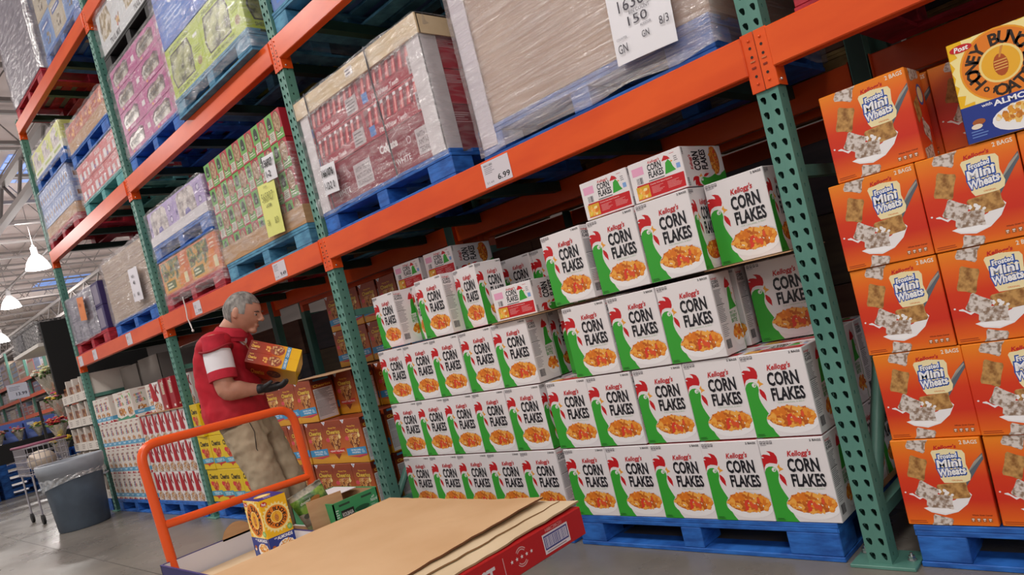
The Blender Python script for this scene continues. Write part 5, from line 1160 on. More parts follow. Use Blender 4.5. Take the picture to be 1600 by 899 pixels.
def headfn(p):
    q = p.copy(); x, y, z = p
    q.x *= 1.0 if x > 0 else 1.02; q.y *= .80; q.z *= 1.18
    if z < 0: # jaw narrows
        q.y *= 1-.22*(-z)**1.5; q.x *= 1-.05*(-z) if x > 0 else 1-.30*(-z)
    if x > 0:
        q.x += .16*g3(p, (1, 0, .12), .34)*0
        q.x -= .05*g3(p, (.9, .36, .10), .22)+.05*g3(p, (.9, -.36, .10), .22)   # sockets
        q.x += .06*g3(p, (.92, 0, .32), .35)                                        # brow
        q.x += .07*g3(p, (.6, 0, -.82), .3)                                         # chin
        q.x += .05*g3(p, (.85, 0, -.52), .2)                                        # mouth
        q.x -= .03*g3(p, (.85, 0, -.40), .1)
        q.y *= 1+.06*g3(p, (.5, abs(y), -.1), .4)
    return q
HC = Vector((.125, 0, 1.478)); HR = Matrix.Rotation(R(24), 3, 'Y')
hs = .098
mb = MB(); mb.ball(HC, hs, SKIN, 44, 30, rot=HR, fn=headfn)
def hp(x, y, z): return HC+HR @ (Vector((x, y, z))*hs)
mb.tube([hp(.93, 0, .24), hp(1.05, 0, .04), hp(1.16, 0, -.14), hp(1.13, 0, -.24)], [.007, .011, .0145, .010], SKIN, 12)   # nose
for s_ in (1, -1): mb.ball(hp(1.08, .13*s_, -.20), .0085, SKIN, 8, 6)
mb.ball(hp(.95, 0, -.50), .011, SKIN, 12, 8, (.7, 1.9, .55), HR); mb.ball(hp(.94, 0, -.59), .011, SKIN, 12, 8, (.7, 1.6, .6), HR); mb.ball(hp(.76, 0, -.84), .022, SKIN, 12, 8, (1, 1.3, .8), HR)
for s_ in (1, -1):
    mb.ball(hp(-.05, .80*s_, .0), .027, SKIN, 14, 10, (.58, .28, 1.05), HR); mb.ball(hp(-.0, .84*s_, -.18), .012, SKIN, 8, 6, (.7, .5, 1), HR)
# neck, torso core, arms, legs
limb(mb, [(.0, 0, 1.30), (.025, 0, 1.38), (.075, 0, 1.43), (.10, 0, 1.46)], [(.075, .085), (.062, .064), (.062, .062), (.06, .06)], SKIN, 20, ref=(1, 0, 0))
limb(mb, [(-.02, 0, .90), (-.03, 0, 1.05), (-.03, 0, 1.2), (-.015, 0, 1.33)], [(.085, .115), (.10, .13), (.10, .15), (.07, .12)], SKIN, 24, ref=(1, 0, 0))
RSH, REL, RWR = (.02, -.185, 1.335), (.035, -.225, 1.095), (.165, -.150, 1.058)
LSH, LEL, LWR = (-.02, .195, 1.335), (.02, .26, 1.11), (.20, .13, 1.10)
for SH, EL, WR in ((RSH, REL, RWR), (LSH, LEL, LWR)):
    S_, E_, W_ = Vector(SH), Vector(EL), Vector(WR)
    limb(mb, [S_*.9+Vector((0, 0, .13)), S_, S_.lerp(E_, .5), E_, E_.lerp(W_, .35), E_.lerp(W_, .8), W_, W_+(W_-E_).normalized()*.03], [.05, .062, .054, .046, .049, .034, .029, .030], SKIN, 16)
RH, RK, RA = (.0, -.09, .90), (.085, -.095, .50), (.02, -.10, .09)
LH, LK, LA = (.02, .085, .90), (.12, .09, .50), (.10, .11, .09)
for H_, K_, A_ in ((RH, RK, RA), (LH, LK, LA)): limb(mb, [H_, Vector(H_).lerp(Vector(K_), .5), K_, Vector(K_).lerp(Vector(A_), .35), A_], [.072, .066, .05, .05, .04], SKIN, 16)
rem(mb.build('body', man), .0055, it=2)
# hair: a close cap over crown, back and sides
mb = MB()
def hairfn(p):
    q = headfn(p); return q*1.025
HAIR = NM('grey_hair', '5E5A57', '98948F', 60, .7, (1, 1, .4), lo=.35, hi=.65, bump=.5)
rs = []; nu, nv = 44, 30; V_ = []; F_ = []
for j in range(nv+1):
    th = math.pi*(j+.001)/(nv+.002)
    for k in range(nu):
        ph = 2*math.pi*k/nu; V_.append((Vector((math.sin(th)*math.cos(ph), math.sin(th)*math.sin(ph), -math.cos(th)))))
keep = []
def inhair(p):
    if p.x > .80 and p.z < .62: return False
    if p.x > .38: return p.z > .48+.25*(p.x-.38)
    if p.x > .02: return p.z > .02 if abs(p.y) > .3 else p.z > .3
    if p.x > -.25 : return p.z > -.02 if abs(p.y) > .35 else p.z > -.5
    return p.z > -.50
faces = []
for j in range(nv):
    for k in range(nu):
        f = (j*nu+k, j*nu+(k+1) % nu, (j+1)*nu+(k+1) % nu, (j+1)*nu+k)
        c_ = sum((V_[i] for i in f), Vector())/4
        if inhair(c_): faces.append(f)
mb.add([HC+HR @ (hairfn(p)*hs) for p in V_], faces, HAIR, True)
mb.add([HC+HR @ (headfn(p)*.985*hs) for p in V_], [f[::-1] for f in faces], HAIR, True)
h_ = mb.build('hair', man)
for s_ in (1, -1):
    mb = MB(); mb.ball(hp(.865, .34*s_, .09), .0075, M('B8A8A0', .4), 10, 8); mb.ball(hp(.92, .35*s_, .07), .0048, M('2A1E1A', .3), 8, 6); mb.ball(hp(.865, .34*s_, .135), .0092, SKIN, 10, 8, (1, 1.2, .6), HR); mb.build('eye', man)
    mb = MB(); mb.tube([hp(.98, .16*s_, .235), hp(.985, .36*s_, .27), hp(.86, .55*s_, .22)], [.003, .0045, .002], M('5A4A42', .8), 6); mb.build('eyebrow', man)
mb = MB(); mb.tube([hp(1.02, -.15, -.56), hp(1.04, 0, -.55), hp(1.02, .15, -.56)], [.0012, .002, .0012], M('7A3A34', .6), 6); mb.build('mouth', man)
# polo shirt sleeves and collar
PW = M('E8E6EC', .8); PR = NM('polo_red', 'B01C30', 'C2243A', 20, .85)
for SH, EL in ((RSH, REL), (LSH, LEL)):
    S_, E_ = Vector(SH), Vector(EL); d_ = E_-S_
    mb = MB(); limb(mb, [S_+Vector((0, 0, .045)), S_+d_*.12, S_+d_*.36], [(.06, .06), (.066, .066), (.066, .066)], PR, 20); mb.build('sleeve_shoulder', man)
    mb = MB(); limb(mb, [S_+d_*.16, S_+d_*.36, S_+d_*.60], [(.069, .067), (.071, .068), (.070, .067)], PW, 24); mb.build('sleeve_stripe', man)
    mb = MB(); limb(mb, [S_+d_*.585, S_+d_*.70, S_+d_*.78], [(.0715, .0685), (.071, .068), (.070, .067)], PR, 24); mb.build('sleeve_cuff', man)
    q_ = S_+d_*.13; u_ = d_.normalized(); e1 = Vector((1, 0, 0)); e1 = (e1-u_*e1.dot(u_)).normalized(); e2 = u_.cross(e1); mb = MB(); mb.tube([q_+e1*.082*math.cos(2*math.pi*k/24)+e2*.076*math.sin(2*math.pi*k/24)+Vector((0, 0, .012*math.cos(4*math.pi*k/24))) for k in range(25)], .006, M('8E0A1C', .7), 8, cap=False); mb.build('armhole_trim', man)
mb = MB(); cr_ = []
for z_, a_, b_ in ((1.355, .088, .10), (1.39, .078, .086), (1.415, .073, .078), (1.405, .079, .085), (1.375, .09, .10)):
    cr_.append([Vector((.02+(z_-1.35)*.6+a_*math.cos(2*math.pi*k/28), b_*math.sin(2*math.pi*k/28), z_+(-.35*(a_*math.cos(2*math.pi*k/28))))) for k in range(28)])
mb.rings(cr_, PR, cap=False); mb.build('collar', man)
# vest: lofted shell fused and creased
VEST = NM('vest_red', 'A80E22', 'C4142C', 9, .7, lo=.3, hi=.7); 
mb = MB()
limb(mb, [(-.03, 0, .915), (-.035, 0, .99), (-.035, 0, 1.09), (-.03, 0, 1.21), (-.015, 0, 1.31), (.0, 0, 1.375)], [(.163, .192), (.163, .195), (.155, .190), (.142, .185), (.118, .175), (.078, .115)], VEST, 40, ref=(1, 0, 0))
for s_ in (1, -1): mb.ball((.005, .162*s_, 1.345), .078, VEST, 16, 12, (1.15, .95, .80)); limb(mb, [(-.03, .12*s_, 1.0), (-.045, .14*s_, 1.2), (-.02, .155*s_, 1.33)], [(.12, .06), (.105, .06), (.075, .05)], VEST, 20, ref=(1, 0, 0))
o = rem(mb.build('vest', man), .009, it=4)
tx = bpy.data.textures.new('cloth_folds', 'CLOUDS'); tx.noise_scale = .11; tx.noise_depth = 2
d_ = o.modifiers.new('folds', 'DISPLACE'); d_.texture = tx; d_.strength = .022; d_.mid_level = .5
# dark opening and inner shirt at the chest
mb = MB(); mb.ball((.085, 0, 1.34), .035, PW, 14, 10, (.9, .9, 1.1)); mb.build('shirt_front', man)
mb = MB(); mb.tube([(.075, -.03, 1.36), (.115, -.035, 1.31), (.135, -.03, 1.25)], .003, M('8A5A3A', .6), 6); mb.cbox((.128, -.05, 1.18), (.135, .0, 1.255), .002, M('E0D4D0', .4)); mb.build('lanyard', man)
# trousers
KH = NM('khaki', 'A8977E', 'B8A88E', 12, .85)
mb = MB()
limb(mb, [(.01, 0, .80), (-.0, 0, .88), (-.02, 0, .935)], [(.115, .155), (.118, .155), (.115, .145)], KH, 32, ref=(1, 0, 0))
for H_, K_, A_, q in ((RH, RK, RA, 1), (LH, LK, LA, 1)):
    H_, K_, A_ = Vector(H_), Vector(K_), Vector(A_)
    limb(mb, [H_+Vector((0, 0, -.01)), H_.lerp(K_, .3), H_.lerp(K_, .65), K_, K_.lerp(A_, .4), A_+Vector((0, 0, -.02))], [(.10, .09), (.098, .088), (.09, .085), (.082, .080), (.076, .076), (.075, .078)], KH, 24, ref=(1, 0, 0))
o = rem(mb.build('trousers', man), .009, it=3)
tx2 = bpy.data.textures.new('trouser_folds', 'CLOUDS'); tx2.noise_scale = .06; tx2.noise_depth = 2
d_ = o.modifiers.new('folds', 'DISPLACE'); d_.texture = tx2; d_.strength = .024; d_.mid_level = .5
mb = MB(); rr_ = [[Vector((-.02+.142*math.cos(2*math.pi*k/32), .178*math.sin(2*math.pi*k/32), z_)) for k in range(32)] for z_ in (.90, .935)]; mb.rings(rr_, M('1E1A18', .5), cap=False); mb.build('belt', man)
mb = MB(); mb.tube([(.08, -.17, .93), (.10, -.168, .85), (.085, -.16, .76), (.10, -.15, .70)], .0025, M('3A342E', .7), 6); mb.build('cord', man)
for A_ in (RA, LA):
    mb = MB(); ax, ay = A_[0], A_[1]
    limb(mb, [(ax-.055, ay, .045), (ax-.03, ay, .055), (ax+.05, ay, .045), (ax+.13, ay, .032), (ax+.18, ay, .028)], [(.04, .034), (.05, .038), (.042, .042), (.03, .046), (.018, .03)], M('2A2624', .5), 18, ref=(0, 0, 1)); mb.build('shoe', man)
# held cartons: long side tips down to the right, narrow sides face the aisle
Ld = Vector((.88, .16, -.44)).normalized(); Td = Vector((-.36, -.50, -.76)); Td = (Td-Ld*Td.dot(Ld)).normalized(); Wd = Ld.cross(Td).normalized()
if Wd.y < 0: Wd = -Wd
bw, bt, bl = .19, .066, .265
def held_mesh():
    mb = MB(); mb.cbox((-bl/2, -bw/2, -bt/2), (bl/2, bw/2, bt/2), .0015, GM('held_box_print', [(0, '7A2014'), (.45, 'B8401C'), (.62, 'E08A20'), (.75, 'F0B420'), (1, 'F4C020')], .25, 0))
    # narrow side (-y): u along x, v along z
    c = CV(mb, (-bl/2, -bw/2, -bt/2), (1, 0, 0), (0, 0, 1), bl, bt)
    c.text('Honey Nut', .05, .72, .13, .86, 'F2C04A', .02); c.text('Cheerios', .04, .40, .20, .66, 'F2C04A', .03); c.lines(.05, .2, .18, .3, 1, 'F0E0C0')
    c.ell(.55, .5, .14, .44, '9A3A1C', 18); oring(c, .55, .5, .10, 20, ['8A3A14', 'E0B070', 'D8A058', 'F0C890'], 5); c.blobs(.38, .5, .05, .2, 5, ['F0C870', 'E8A040'], .03, 3)
    c.poly([(.72, .003), (.80, .003), (.80, .997), (.72, .997)], '3E86B0'); c.text('CAN HELP', .735, .1, .785, .9, 'E4F0F8', .02, rot90=True)
    c2 = CV(mb, (-bl/2, bw/2, -bt/2), (1, 0, 0), (0, -1, 0), bl, bw)
    c2.text('Cheerios', .10, .30, .36, .62, 'D8962C', .03); c2.ell(.55, .5, .14, .25, '5A2414', 16); oring(c2, .55, .5, .10, 16, ['5A2414', 'B07838', 'A06A30'], 5)
    return mb.mesh('honey_nut_oat_carton')
hm = held_mesh(); mw_ = Matrix.Translation((-2.878, -.714, 0)) @ Matrix.Rotation(math.atan2(.697, .716), 4, 'Z')
BC = Vector((.270, -.10, 1.213))
Rm = Matrix((Ld, Wd, -Td)).transposed()
if Rm.determinant() < 0: Rm = Matrix((Ld, Wd, Td)).transposed()
for q, off_ in enumerate((-.0325, .0325)):
    o = link('honey_nut_oat_carton', hm); C_ = BC+Td*off_+Wd*.10-Wd*.0
    o.matrix_world = mw_ @ Matrix.Translation(C_) @ Rm.to_4x4()
    tag(o, ['upper honey nut oat carton held in the hands of the person in red', 'lower honey nut oat carton resting on the black-gloved hand'][q], 'cereal box', 'cartons held by the person')
# gloved hands: palm, four fingers, thumb
GLV = NM('black_glove', '1A1B1E', '2A2C30', 30, .55)
def hand(W0, pd, up_, side, curl, name='glove'):
    """W0 wrist, pd finger direction, up_ palm normal (towards the box), side = direction from little finger to thumb"""
    pd = Vector(pd).normalized(); un = Vector(up_).normalized(); sd = Vector(side).normalized(); W0 = Vector(W0); mb = MB()
    limb(mb, [W0-pd*.045, W0, W0+pd*.045, W0+pd*.092], [(.036, .034), (.028, .034), (.022, .045), (.018, .044)], GLV, 16, ref=tuple(un))
    for i, (o_, ln_) in enumerate(((.031, .070), (.011, .078), (-.010, .072), (-.030, .058))):
        b0 = W0+pd*.085+sd*o_; p1 = b0+pd*ln_*.42+un*curl*.004; p2 = p1+(pd*.85+un*curl*.5).normalized()*ln_*.33; p3 = p2+(pd*.6+un*curl*.8).normalized()*ln_*.27
        limb(mb, [b0-pd*.02, b0, p1, p2, p3], [.0105, .0112, .0105, .0098, .0082], GLV, 10)
    t0 = W0+pd*.025+sd*.030; limb(mb, [t0-sd*.012, t0+sd*.014+pd*.018+un*.004, t0+sd*.026+pd*.042+un*.014, t0+sd*.026+pd*.062+un*.028], [.014, .0125, .0105, .0085], GLV, 10)
    return rem(mb.build(name, man), .003, it=1)
Wn = (Vector(RWR)+Vector((.01, 0, 0)))
hand(RWR, (.93, .22, -.12), (0.1, .25, 1), (.1, -1, .2), 1.)
hand(LWR, (.80, -.45, -.35), (.2, -.5, .85), (.1, 1, .2), 1.)

# ------------------------------------------------------------ grey waste bin
bn = empty('waste_bin', (-8.15, -.40, 0), 0, 'round blue-grey waste bin with clear liner standing at the rack end', 'waste bin')
BG = NM('bin_plastic', '4C5866', '566474', 6, .45); BR = NM('bin_rim', '8E949E', 'A0A6B0', 4, .4)
def lathe(mb, prof, m, n=48, sm=True, cap=False):
    mb.rings([[Vector((r*math.cos(2*math.pi*k/n), r*math.sin(2*math.pi*k/n), z)) for k in range(n)] for r, z in prof], m, cap, sm)
mb = MB(); lathe(mb, [(.235, 0), (.248, .01), (.285, .56), (.287, .58), (.278, .58), (.24, .02)], BG); mb.rings([[Vector((.24*math.cos(2*math.pi*k/48), .24*math.sin(2*math.pi*k/48), .02)) for k in range(48)]], BG, False) ; mb.cyl((0, 0, .0), .235, .015, BG, 48); mb.build('barrel', bn)
mb = MB(); lathe(mb, [(.289, .575), (.308, .58), (.314, .635), (.322, .64), (.326, .73), (.318, .745), (.306, .74), (.302, .65), (.288, .60)], BR); mb.build('rim', bn)
for s_ in (0, 1):
    a = R(-110+180*s_); mb = MB(); u = Vector((math.cos(a), math.sin(a), 0)); t = Vector((-u.y, u.x, 0)); b0 = u*.288+Vector((0, 0, .50))
    mb.tube(bend([b0-t*.09, b0-t*.08+u*.035, b0+t*.08+u*.035, b0+t*.09], .02, 4), .010, BR, 8); mb.build('handle', bn)
mb = MB(); rs = []
for j in range(9):
    z = .60-.19*j/8; row = []
    for k in range(96):
        a = 2*math.pi*k/96; low = .5+.5*math.cos(a-R(200)); r = .300+.010*math.sin(17*a+j)*.5+.012*math.sin(5*a+1)*j/8+(.01 if j else .0)
        zz_ = .60-(.60-z)*(.25+.75*low); row.append(Vector((r*math.cos(a), r*math.sin(a), zz_)))
    rs.append(row)
mb.rings(rs, film_mat('bin_liner_film', .30, .5, 'D8DCE2', (8, 8, 6), 3), cap=False); mb.build('liner', bn)

# ------------------------------------------------------------ end display and what lies beyond
def ec_tray():
    mb = MB(); W_, D_, H_ = .585, .5, .285
    c_ = M('DCD4CC', .6); SN = NM('snack_pile', '4A241C', 'B08458', 24, .5, lo=.35, hi=.62, h3='7A4430')
    mb.box((-W_/2, 0, 0), (W_/2, D_, .01), c_); mb.box((-W_/2, 0, 0), (-W_/2+.03, D_, H_-.003), c_); mb.box((W_/2-.03, 0, 0), (W_/2, D_, H_-.003), c_); mb.box((-.015, 0, 0), (.015, D_, H_-.003), c_); mb.box((-W_/2, D_-.01, 0), (W_/2, D_, H_-.003), c_)
    for x0_, x1_ in ((-W_/2, 0), (0, W_/2)):
        mb.box((x0_, -.008, 0), (x1_, .0, .105), c_); cv = CV(mb, (x0_, -.008, 0), (1, 0, 0), (0, 0, 1), W_/2, .105); cv.lines(.25, .2, .75, .8, 3, '9A8E88', .45); mb.box((x0_+.03, .02, .01), (x1_-.03, D_-.02, .2), SN)
        for i in range(7): mb.ball((x0_+.06+rnd.random()*.17, .05+rnd.random()*.1, .2+rnd.random()*.02), .022, SN, 7, 5, (1.4, .8, .8))
    for x_ in (-W_/2, W_/2):
        cv = CV(mb, (x_-.0+(-.001 if x_ < 0 else -.029), -.0012, 0), (1, 0, 0), (0, 0, 1), .03, H_-.003); cv.blobs(.5, .5, .3, .4, 10, ['B8402C', 'C88A5A', '8A5A3A'], .3, 4)
    return mb.mesh('snack_tray')
etm = ec_tray()
mb = MB()
e_p = copy_tree(PP['blue']); e_p.location = (-9.22, .012, .0005); tag(e_p, 'blue pallet on the floor under the snack trays by the bin', 'pallet', 'wooden pallets')
for r_ in range(4):
    for c_ in range(2):
        o = link('snack_tray', etm, None, (-9.38+c_*.60+.03, .03, PH+.001+r_*.3005)); tag(o, 'white snack tray with brown pouches beyond the rack end, %s level, %s' % (ORD[r_], ('left', 'right')[c_]), 'snack tray', 'snack trays beyond the rack end')
for c_ in range(2):
    o = link('snack_tray', etm, None, (-9.35+c_*.60, .03, PH+.001+4*.3005)); tag(o, 'topmost white snack tray beyond the rack end, %s one' % ('left', 'right')[c_], 'snack tray', 'snack trays beyond the rack end')
# black board standing behind the trays
mb = MB(); mb.cbox((-.03, -.6, 1.50), (.03, .55, 2.44), .004, M('0C0B0D', .7)); mb.box((-.03, -.59, 0), (.03, -.55, 1.5), M('0C0B0D', .7)) if False else None
mb.box((-.02, .48, 0), (.02, .52, 1.5), M('0C0B0D', .7)); mb.box((-.02, -.02+.1, 0), (.02, .02+.1, 1.5), M('0C0B0D', .7))
tag(mb.build('black_board', None, (-9.62, .58, 0)), 'tall black board standing past the end of the rack', 'display board')
# diamond plate tool chest on a stand
DP = bpy.data.materials.new('diamond_plate'); DP.use_nodes = True; nt = DP.node_tree; b = nt.nodes['Principled BSDF']; b.inputs['Metallic'].default_value = .8; b.inputs['Roughness'].default_value = .35
tc = nt.nodes.new('ShaderNodeTexCoord'); mp = nt.nodes.new('ShaderNodeMapping'); mp.inputs['Rotation'].default_value = (R(45), R(45), R(45)); ck = nt.nodes.new('ShaderNodeTexChecker'); ck.inputs['Scale'].default_value = 26; ck.inputs['Color1'].default_value = hx('4A4648'); ck.inputs['Color2'].default_value = hx('A8A2A0')
nt.links.new(tc.outputs['Object'], mp.inputs[0]); nt.links.new(mp.outputs[0], ck.inputs[0]); nt.links.new(ck.outputs[0], b.inputs['Base Color'])
TCX, TCY, TCZ = -10.0, .015, 2.222
t_ = empty('tool_chest', (TCX, TCY, TCZ), 0, 'silver diamond-plate tool chest wrapped in film, high left of the black board', 'tool chest')
mb = MB(); mb.cbox((-1.45, 0, 0), (0, .40, .25), .01, DP); mb.build('chest_body', t_)
mb = MB(); mb.cbox((-1.465, -.015, .252), (.015, .415, .30), .012, DP); mb.build('chest_lid', t_)
mb = MB(); mb.box((-1.15, -.014, .03), (-.8, -.001, .24), M('4A484E', .5)); mb.build('latch_plate', t_)
st = empty('display_stand', (TCX, TCY, 0), 0, 'pale shelf and thin dark stand holding up the tool chest', 'display stand')
mb = MB(); mb.cbox((-1.5, -.03, TCZ-.05), (.03, .42, TCZ-.002), .005, M('E8E2DC', .5)); mb.build('shelf_top', st)
for x_ in (-.25, .0):
    mb = MB(); mb.box((x_-.02, .37, 0), (x_+.02, .41, TCZ-.05), M('1A181A', .6)); mb.build('leg', st)
wrap(TCX-1.47, TCX+.02, TCY-.02, TCY+.42, TCZ+.01, TCZ+.29, 'clear film wound round the silver tool chest', FILM, .006, 50)
# flowers
def bouquet(x, y, z, s, cols, label, seed):
    rr = random.Random(seed); r = empty('flower_bouquet', (x, y, z), rr.uniform(0, 6), label, 'bouquet', 'bouquets')
    mb = MB(); mb.cyl((0, 0, 0), .03*s, .22*s, film_mat('bouquet_sleeve', .45, .4, 'D8CCB4', (6, 6, 4), 3), 14, r2=.12*s); mb.build('paper_sleeve', r)
    mb = MB()
    for i in range(26):
        a = rr.uniform(0, 6.28); q = .13*s*math.sqrt(rr.random()); h_ = .22*s+.07*s*rr.random()+.05*s*(1-q/(.13*s)); c = cols[i % len(cols)]
        p = Vector((q*math.cos(a), q*math.sin(a), h_))
        for k in range(6): b2 = k*math.pi/3; mb.ball(p+Vector((.018*s*math.cos(b2), .018*s*math.sin(b2), 0)), .015*s, M(c, .6), 6, 4, (1, 1, .6))
        mb.ball(p+Vector((0, 0, .006*s)), .009*s, M('E8C84A', .6), 6, 4)
    mb.build('blossoms', r); mb = MB()
    for i in range(20):
        a = rr.uniform(0, 6.28); q = .15*s*rr.uniform(.4, 1); p = Vector((q*math.cos(a), q*math.sin(a), .2*s+.05*s*rr.random())); mb.ball(p, .03*s, M(('5A7A3A', '3E5A2A')[i % 2], .6), 6, 4, (1, .4, .5))
        mb.tube([(0, 0, .05*s), tuple(p)], .003*s, M('4A6A30'), 4)
    mb.build('leaves', r); return r
PK = ['D84A78', 'E88AA0', 'F0D8DC']; YW = ['E8D040', 'F0E090', 'E8B83A']; WT = ['E8E8C8', 'D8E0A8', 'F0F0E0']; RD = ['C82438', 'E04A58', 'B81C30']
# black flower table with rows of bouquets
tb = empty('display_table', (-14.9, .9, 0), 0, 'long black-draped flower display table at the far left', 'table')
mb = MB(); mb.cbox((-.38, -1.6, .68), (.38, 1.1, 1.02), .01, M('121113', .8)); mb.build('table_top', tb)
for y_ in (-1.5, 1.0):
    for x_ in (-.3, .3): mb = MB(); mb.box((x_-.03, y_-.03, 0), (x_+.03, y_+.03, .68), M('121113', .8)); mb.build('leg', tb)
k = 0
for (y, cols, nm) in ((-.55, RD, 'red'), (-.22, PK, 'pink'), (.08, ['B8303A', 'C8A080'], 'dark red and tan'), (.38, ['C8506A', 'E8D8B0'], 'rose and cream'), (.68, YW, 'yellow'), (.98, PK, 'pale pink'), (1.28, WT, 'cream white')):
    bouquet(-14.62, y, 1.022, .8, cols, '%s bouquet in front on the black flower table, %s from left' % (nm, ORD[k]), 20+k); k += 1
for j, (y0_, x_) in enumerate(((.0, -14.95), (.52, -14.95))):
    mb = MB(); mb.cbox((-.14, -.245, 0), (.14, .245, .34), .003, M('5A74C4', .5)); cv = CV(mb, (.14, -.245, 0), (0, 1, 0), (0, 0, 1), .49, .34)
    cv.rect(.06, .06, .94, .3, '7A90D8'); cv.poly([(.35, .2), (.32, .6), (.42, .75), (.55, .7), (.56, .6), (.44, .62), (.40, .5), (.42, .2)], '1C1E2C'); cv.ell(.76, .6, .09, .13, 'E8E8F0', 14); cv.ell(.76, .6, .05, .08, '2A2A3A', 12); cv.ell(.62, .8, .04, .05, 'C83040', 10); cv.rect(.08, .72, .3, .85, 'C8D4F4')
    tag(mb.build('appliance_box', None, (x_, y0_+.25, 1.022)), '%s blue appliance box with mixer picture behind the flowers' % ('left', 'right')[j], 'box', 'blue appliance boxes')
for j, (x, y, z, s, c, nm) in enumerate(((-10.35, .10, 1.52, 1.35, WT, 'large white and yellow-green bouquet against the black board'), (-10.25, .12, 1.22, 1.1, PK+YW, 'pink and green bouquet just above the snack trays'),
                                   (-10.15, .02, .92, 1.0, RD, 'red bouquet in front of the snack trays'), (-10.05, -.02, .70, .9, YW, 'yellow flower bunch beside the snack trays'))):
    bouquet(x, y, z, s, c, nm, 40+j)
fs = empty('flower_rack', (-10.25, .12, 0), 0, 'dark stepped flower stand left of the snack trays', 'flower stand')
for j, (x, z) in enumerate(((-.1, 1.515), (0, 1.215), (.10, .915), (.2, .695))):
    mb = MB(); mb.cbox((x-.09, -.22, z-.02), (x+.09, .18, z), .003, M('2A2826', .6)); mb.build('shelf', fs)
for y_ in (-.2, .16): mb = MB(); mb.box((-.2, y_-.015, 0), (-.17, y_+.015, 1.5), M('2A2826', .6)); mb.box((-.17, y_-.01, .66), (.29, y_+.01, .675), M('2A2826', .6)); mb.box((.26, y_-.015, 0), (.29, y_+.015, .675), M('2A2826', .6)); mb.build('side_frame', fs)
# wire shopping cart with a red rim behind the bin
sc_ = empty('shopping_cart', (-9.85, -.30, 0), 0, 'wire shopping cart with a bright plastic rim behind the bin', 'shopping cart')
mb = MB()
wm = M('B8B4BC', .35, .7)
for z in (.62, .70, .78, .86, .94): mb.tube([(-.35, -.22, z), (.35, -.22, z), (.35, .22, z), (-.35, .22, z), (-.35, -.22, z)], .005, wm, 5)
for i in range(12):
    x = -.33+i*.06; mb.tube([(x, -.22, .60), (x, -.22, .95)], .004, wm, 5); mb.tube([(x, .22, .60), (x, .22, .95)], .004, wm, 5)
for i in range(8): y = -.2+i*.057; mb.tube([(.35, y, .60), (.35, y, .95)], .004, wm, 5); mb.tube([(-.35, y, .6), (.35, y, .6)], .004, wm, 5)
mb.build('basket', sc_)
mb = MB(); mb.tube([(-.36, -.23, .97), (.36, -.23, .97), (.36, .23, .97), (-.36, .23, .97), (-.36, -.23, .97)], .014, M('8E4A64', .4), 8); mb.build('rim', sc_)
for x in (-.3, .3):
    for y in (-.2, .2): mb = MB(); mb.tube([(x, y, .11), (x, y, .60)], .012, wm, 6); mb.tube([(x, y-.015, .06), (x, y+.015, .06)], .059, M('1E1E20', .6), 16); mb.build('leg', sc_)
mb = MB(); mb.ball((0, 0, .13), .2, M('D8C8B8', .6), 14, 9, (1.2, .8, .65)); tag(mb.build('grocery_bag', None, (-9.9, -.30, .62)), 'pale bag bulging in the wire shopping cart', 'bag')
# stacks of empty blue pallets
for s_ in range(3):
    for k_ in range(5):
        o = copy_tree(PP['blue']); o.location = (-15.75, -.55+s_*1.28, k_*.1425+.0005); o.rotation_euler = (0, 0, R(90)); tag(o, 'empty blue pallet in the %s floor stack beneath the flowers, %s from the floor' % (('left', 'middle', 'right')[s_], ORD[k_]), 'pallet', 'empty blue pallets in floor stacks')
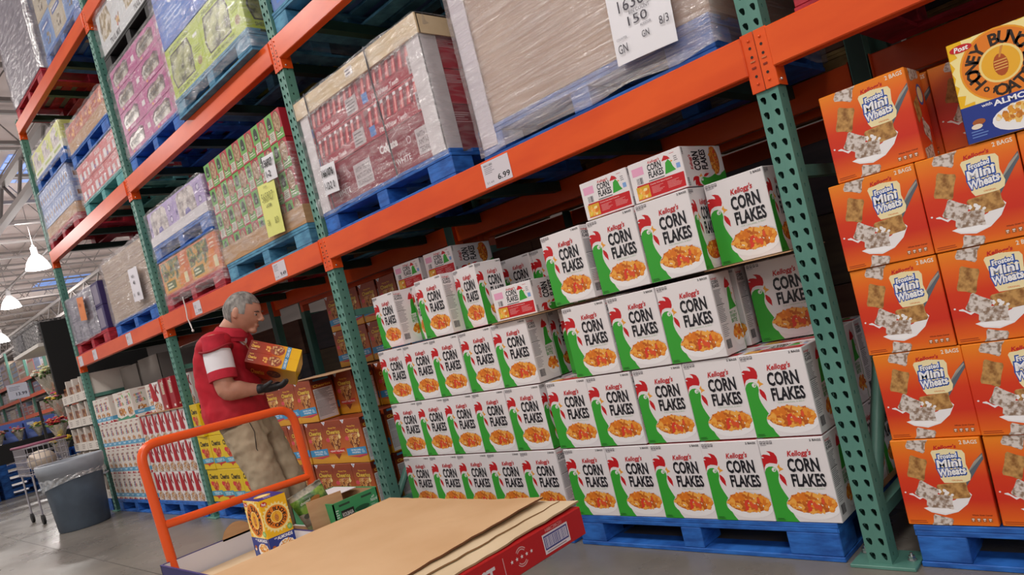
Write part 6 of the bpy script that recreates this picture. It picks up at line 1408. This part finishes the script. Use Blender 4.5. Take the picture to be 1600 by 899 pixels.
# far racks
rr = random.Random(5)
fcol = ['C8C0BC', 'B8A898', 'D8D4DA', 'A89080', 'C4B8C8', '9AA8C4', 'D4C8B4', 'B4686A', 'E4E0E4', '8A98B8']
def far_rack(xr, y0_, y1_, label, nm, tall=4.3, org=(0, 0), zlev=(.78, 1.75, 2.43, 3.07)):
    r = empty('warehouse_rack', (org[0], org[1], 0), R(-90), label, 'warehouse rack', 'far warehouse racks'); n = int((y1_-y0_)/2.8)
    for i in range(n+1):
        mb = MB(); mb.box((-.04, i*2.8-.04, 0), (.04, i*2.8+.04, tall), GREEN); mb.box((-1.1, i*2.8-.04, 0), (-1.02, i*2.8+.04, tall), GREEN); mb.build('upright', r)
    for z in zlev:
        mb = MB(); mb.box((.04, -.04, z-.12), (.09, n*2.8+.04, z), ORANGE); mb.build('beam', r); mb = MB(); mb.box((-1.02, -.04, z-.03), (.04, n*2.8+.04, z-.001), M('7A756E', .7)); mb.build('shelf_deck', r)
    for z, hmax in zip((0,)+zlev, (.6, .8, .52, .50, 1.15)):
        y = y0_+.12; q = 0
        while y < y0_+n*2.8-.6:
            w_ = rr.uniform(.8, 1.25) if z > 3 else rr.uniform(.5, 1.1)
            nx_ = (int((y-y0_)/2.8)+1)*2.8+y0_
            if y+w_ > nx_-.06:
                if nx_-.06-y > .45: w_ = nx_-.06-y
                else:
                    y = nx_+.06; continue
            h_ = hmax*rr.uniform(.6, 1.); q += 1
            mb = MB(); c = fcol[rr.randrange(len(fcol))]; mb.cbox((-.9, 0, 0), (0, w_, h_), .006, M(c, .5)); cv = CV(mb, (0, 0, 0), (0, 1, 0), (0, 0, 1), w_, h_)
            cc = fcol[rr.randrange(len(fcol))]; nn_ = rr.randint(2, 4)
            for a in range(nn_): cv.rect(.04, a/nn_+.03, .96, (a+1)/nn_-.04, cc); cv.rect(.15, a/nn_+.1, .6, a/nn_+.2, fcol[rr.randrange(len(fcol))])
            tag(mb.build('stocked_carton', None, (org[0]+y-y0_, org[1]+.06, z+.002), (0, 0, R(-90))), '%s carton stack on the %s, shelf at %s level, %s along' % ({'C8C0BC': 'grey', 'B8A898': 'tan', 'D8D4DA': 'pale', 'A89080': 'brown', 'C4B8C8': 'lilac', '9AA8C4': 'blue-grey', 'D4C8B4': 'cream', 'B4686A': 'dull red', 'E4E0E4': 'white', '8A98B8': 'blue'}[c], nm, dict(zip((0,)+zlev, ('floor', 'first', 'second', 'third', 'top')))[z], (ORD+['eleventh', 'twelfth', 'thirteenth', 'fourteenth', 'fifteenth', 'sixteenth', 'seventeenth', 'eighteenth', 'nineteenth', 'twentieth'])[min(q-1, 19)] if q <= 20 else 'number %s' % ['twenty-one', 'twenty-two', 'twenty-three', 'twenty-four', 'twenty-five', 'twenty-six', 'twenty-seven', 'twenty-eight', 'twenty-nine', 'thirty', 'thirty-one', 'thirty-two', 'thirty-three', 'thirty-four', 'thirty-five', 'thirty-six'][min(q-21, 15)]), 'carton', 'cartons on the '+nm)
            y += w_+.05
    return r
far_rack(0, 0., 22.5, 'long orange and green rack full of cartons beyond the flowers', 'far rack', org=(-46.5, 3.75))
mb = MB(); mb.cbox((-.01, -.19, 0), (.0, .19, .33), .002, M('DCDCE4', .5)); cv = CV(mb, (0, -.19, 0), (0, 1, 0), (0, 0, 1), .38, .33); cv.text('13.99', .38, .2, .92, .42, '2A2A34', .02); cv.lines(.1, .55, .8, .85, 3, '8A8A96')
mb.tube([(-.005, 0, -1.9), (-.005, 0, 0)], .012, M('8A8A90', .4, .6), 6)
tag(mb.build('price_sign', None, (-18, 1.16, 1.9)), 'white hanging price sign reading 13.99 in front of the far racks', 'price sign')
